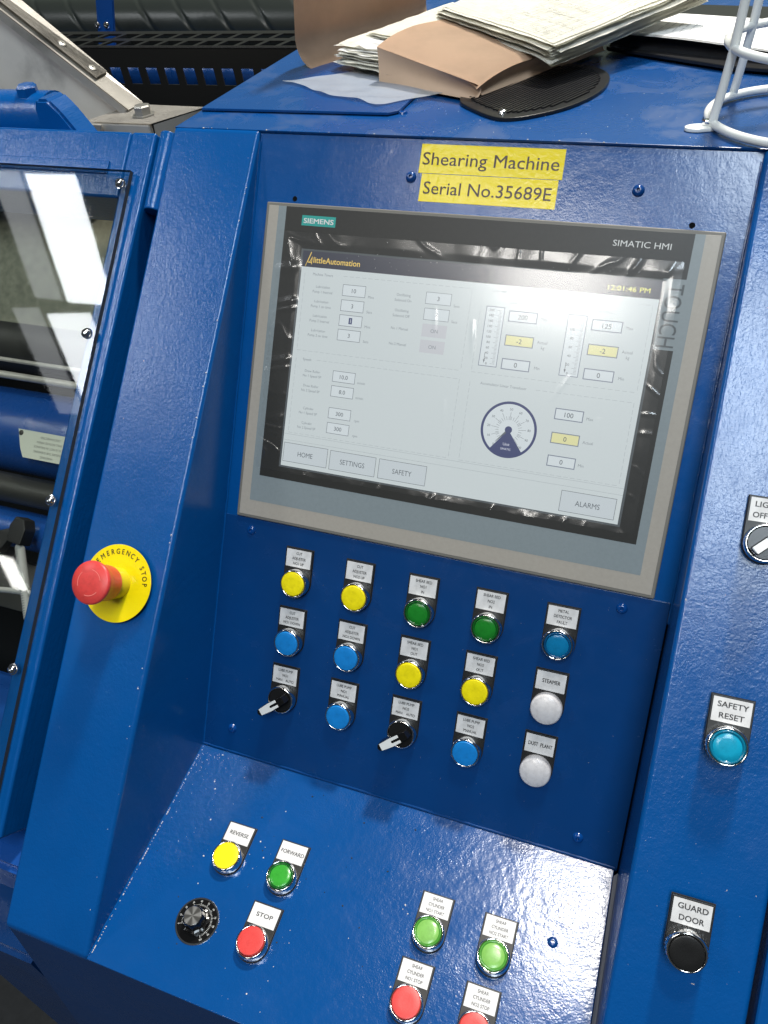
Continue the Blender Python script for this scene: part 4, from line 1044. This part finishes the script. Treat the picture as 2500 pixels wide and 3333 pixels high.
link('corrugated_hose', tube([Vector((4+k*.55, -16-k*1.25, 0+(k % 2)*.9))*S for k in range(60)], .0052, 12), M['hose'], ck, None, 60)
link('spring', tube([Vector((-16+3.6*math.cos(k*.9)+k*.10, -30-3.0*math.sin(k*.9)*.4-k*.16, 3.6*math.sin(k*.9)))*S for k in range(70)], .0008, 6), M['galv'], ck, None, 60)
link('clamp_stud', lathe([(4, -6), (4.5, 0), (7, 1), (7, 6), (3, 7), (0, 7)], 24), M['galv'], ck).matrix_basis = T(-28, -22, 4)
tag(link('canvas_strap', tube([Vector((-183+6*math.sin(k*.16), -70-k*5.2, -60+k*.3))*S for k in range(28)], .0028, 8), M['ivorydark'], None, PILL.copy(), 60), 'thin olive strap hanging inside the upper right corner of the window', 'strap')
tag(link('grey_cable', tube([Vector((-420+k*9, -512+20*math.sin(k*.115-1.2), -70))*S for k in range(34)], .0032, 10), M['hose'], None, PILL.copy(), 60), 'thin grey cable crossing the lower window', 'cable')
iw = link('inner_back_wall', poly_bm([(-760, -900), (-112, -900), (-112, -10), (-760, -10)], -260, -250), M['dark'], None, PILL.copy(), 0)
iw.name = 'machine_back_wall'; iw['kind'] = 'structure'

# ---------------------------------------------------------------- machine parts above and behind the door
td = thing('door_top_tube', 'blue painted top tube of the guard with welded end gusset and nut', 'machine beam')
tb = bmesh.new(); tube([Vector((x, 112, 33))*S for x in (-700, -318)], .029, 28, tb); link('tube_body', tb, M['door'], td, None, 50)
link('end_gusset', world_bm([]), M['door'], td).name = 'unused'
bpy.data.objects.remove(bpy.data.objects['unused'])
g_ = bmesh.new()
def prism_world(pts_xz, y0, y1, bev=3):
    b = bmesh.new(); vs = [b.verts.new(Vector((x, y0, z))*S) for x, z in pts_xz]; f = b.faces.new(vs)
    r = bmesh.ops.extrude_face_region(b, geom=[f]); bmesh.ops.translate(b, vec=(0, (y1-y0)*S, 0), verts=[q for q in r['geom'] if isinstance(q, bmesh.types.BMVert)])
    if bev: bmesh.ops.bevel(b, geom=list(b.edges), offset=bev*S, segments=2, affect='EDGES', clamp_overlap=True)
    return b
link('end_gusset', prism_world([(-319, -10), (-319, 54), (-313, 62), (-297, 62), (-285, 50), (-243, -10)], 80, 112, 3), M['door'], td)
link('nut', lathe([(12, 0), (12, 9), (9, 12), (0, 12)], 6), M['door'], td, None, 20).matrix_basis = Matrix.Translation(Vector((-345, 108, 58))*S)
tag(td, None, None)

ch_ = thing('chute_guard', 'grey stainless chute side with a sloping riveted flange above the door', 'metal guard')
link('side_plate', prism_world([(-700, -60), (-318, -60), (-290, 11), (-584, 228), (-900, 228)], 212, 215, 0), M['stainside'], ch_, None, 0)
fl = bmesh.new()
p0, p1 = Vector((-581, 205, 233)), Vector((-289, 205, 17)); q0, q1 = p0+Vector((4, 40, 6)), p1+Vector((-6, 40, -3))
def strip(a, b2, c2, d2, th): 
    b = bmesh.new(); f = b.faces.new([b.verts.new(v*S) for v in (a, b2, c2, d2)]); bmesh.ops.solidify(b, geom=[f], thickness=th*S); return b
link('flange', strip(p0, p1, q1, q0, 2.0), M['stainless'], ch_, None, 0)
up_ = Vector((.59, 0, .80))
link('flange_lap', strip(p0+up_*1.6+Vector((10, 6, 0)), p0.lerp(p1, .85)+up_*1.6+Vector((3, 6, 0)), q0.lerp(q1, .85)+up_*1.6, q0+up_*1.6, 1.2), M['stainless'], ch_, None, 0)
link('lip', strip(p0+Vector((-6, -3, -8)), p1+Vector((-8, -3, -6)), p1+Vector((-2, -1, 0)), p0+Vector((-1, -1, 0)), 1.5), M['stainless'], ch_, None, 0)
for t_ in (.70, .82):
    o = link('rivet', screw_bm(5, 2.2, 1.6), M['galv'], ch_); c_ = (p0.lerp(p1, t_)+q0.lerp(q1, t_))/2+up_*2.9
    o.matrix_basis = Matrix.Translation(c_*S) @ Vector(up_).to_track_quat('Z', 'Y').to_matrix().to_4x4()
sbk = thing('steel_bracket', 'folded stainless bracket box with hexagon bolts beside the chute', 'bracket')
link('bracket_box', prism_world([(-322, -60), (-318, 12), (-236, 12), (-232, -60)], 165, 172, 1), M['stainless'], sbk)
bb = bmesh.new()
f = bb.faces.new([bb.verts.new(Vector(q)*S) for q in ((-330, 166, 13.5), (-234, 166, 13.5), (-196, 232, 14.5), (-300, 236, 14.5))]); bmesh.ops.solidify(bb, geom=[f], thickness=.002)
link('bracket_top', bb, M['stainless'], sbk, None, 0)
bb = bmesh.new(); f = bb.faces.new([bb.verts.new(Vector(q)*S) for q in ((-231, 168, 12), (-199, 230, 13), (-203, 230, -50), (-235, 168, -60))])
link('bracket_side', bb, M['stainless'], sbk, None, 0)
link('hex_bolt', lathe([(15, 0), (15, 1.5), (10.5, 1.6), (10.5, 10), (9, 11.5), (0, 11.5)], 6), M['galv'], sbk, None, 20).matrix_basis = Matrix.Translation(Vector((-262, 196, 14))*S)
link('bracket_tab', prism_world([(-352, -30), (-352, 13), (-300, 13), (-308, -30)], 158, 162, .6), M['stainless'], sbk)
link('hex_bolt', lathe([(9, 0), (9, 1.2), (6.4, 1.3), (6.4, 6), (0, 6.4)], 12), M['galv'], sbk, None, 20).matrix_basis = Matrix.Translation(Vector((-322, 157, -1))*S) @ Matrix.Rotation(PI/2, 4, 'X')

# black perforated tray behind
Y0 = 620
tr = thing('perforated_tray', 'black perforated sheet metal tray guard running behind the console', 'machine guard')
z1 = 14
# top web with two rows of slanted slots, built as bars around real openings
b = bmesh.new()
def wq(pts, th=3):
    c = bmesh.new(); f = c.faces.new([c.verts.new(Vector(p)*S) for p in pts]); c.normal_update(); bmesh.ops.solidify(c, geom=[f], thickness=th*S)
    me = bpy.data.meshes.new('t'); c.to_mesh(me); c.free(); b.from_mesh(me); bpy.data.meshes.remove(me)
rows = ((Y0, Y0+10), (Y0+32, Y0+44), (Y0+66, Y0+80))
zf = lambda y: z1-22+ (y-Y0)*.10
for ya, yb in rows: wq([(-1000, ya, zf(ya)), (300, ya, zf(ya)), (300, yb, zf(yb)), (-1000, yb, zf(yb))])
for ya, yb in ((Y0+10, Y0+32), (Y0+44, Y0+66)):
    for k in range(33):
        x = -960+k*39+(10 if ya > Y0+20 else 0); wq([(x, ya, zf(ya)), (x+9, ya, zf(ya)), (x+19, yb, zf(yb)), (x+10, yb, zf(yb))])
link('slotted_top', b, M['blackmetal'], tr, None, 0)['kind'] = 'stuff'
b = bmesh.new(); zb = zf(Y0)
wq([(-1000, Y0-1, zb), (300, Y0-1, zb), (300, Y0-1, zb-30), (-1000, Y0-1, zb-30)])
wq([(-1000, Y0-1, zb-56), (300, Y0-1, zb-56), (300, Y0-1, zb-230), (-1000, Y0-1, zb-230)])
for k in range(34):
    x = -975+k*37.5; wq([(x, Y0-1, zb-30), (x+14, Y0-1, zb-30), (x+16, Y0-1, zb-56), (x+2, Y0-1, zb-56)])
link('slotted_front', b, M['blackmetal'], tr, None, 0)['kind'] = 'stuff'
link('rim_lip', tube([Vector((x, Y0-3, zb+1))*S for x in (-1000, 300)], .0022, 8), M['blackmetal'], tr)
tag(link('blue_cross_tube', tube([Vector((x, 760, -85))*S for x in (-1100, 300)], .034, 24), M['bluefar'], None, None, 50), 'blue horizontal tube glimpsed through the slots of the black guard', 'machine tube')
# spiral rubber roller
rb = bmesh.new(); NR = 96; NX = 420; R0 = 52; rings = []
for i in range(NX+1):
    x = -1350+i*3.85; ringv = []
    for k in range(NR):
        a = 2*PI*k/NR; ph = (-3*a/(2*PI)+x/88.0) % 1.0; g2 = R0-3.0*math.exp(-((ph-.5)/.045)**2)
        ringv.append(rb.verts.new(Vector((x, 950+g2*math.cos(a), -42+g2*math.sin(a)))*S))
    rings.append(ringv)
for A_, B_ in zip(rings, rings[1:]):
    for k in range(NR): rb.faces.new((A_[k], A_[(k+1) % NR], B_[(k+1) % NR], B_[k]))
tag(link('spiral_roller', rb, M['rubberroll'], None, None, 50), 'black rubber roller with spiral grooves at the very back', 'roller')
br = thing('blue_bracket', 'blue upright strap with two bright rivets in front of the spiral roller', 'bracket')
link('strap', prism_world([(-760, -60), (-722, -60), (-668, 130), (-706, 130)], 770, 776, 1), M['bluefar'], br)
for x in (-743, -722):
    o = link('rivet', screw_bm(6, 3, 1.5), M['steelscrew'], br); o.matrix_basis = Matrix.Translation(Vector((x, 769, -4))*S) @ Matrix.Rotation(PI/2, 4, 'X')
bw = world_bm([[(-6000, 2600, -1350), (5000, 2600, -1350), (5000, 2600, 4200), (-6000, 2600, 4200)]])
bw = link('hall_wall', bw, M['hallwall'], None, None, 0); bw['kind'] = 'structure'
fl_ = link('floor', world_bm([[(-5000, -5000, -1350), (5000, -5000, -1350), (5000, 2600, -1350), (-5000, 2600, -1350)]]), M['floor'], None, None, 0); fl_['kind'] = 'structure'
# dark frame under the tray and machine bulk below the door, right-hand neighbour
mb = thing('machine_base', 'dark blue machine base leg and rail beneath the guard door at the lower left', 'machine base')
link('base_leg', prism_world([(-243, -1340), (-112.5, -1340), (-112.5, -580), (-243, -580)], -548, -300, 6), M['skirt'], mb)
link('base_rail', prism_world([(-900, -548), (-112.5, -548), (-112.5, -478), (-900, -478)], -500, -300, 6), M['bluefar'], mb)
rp = thing('right_neighbour_panel', 'blue panel beyond the right pillar at the lower right edge', 'machine panel', PILL.copy())
rp.name = 'end_panel'
link('panel_sheet', poly_bm([(531, -900), (800, -900), (800, -2), (531, -2)], -40, -3, 3, 3), M['pillar'], rp)
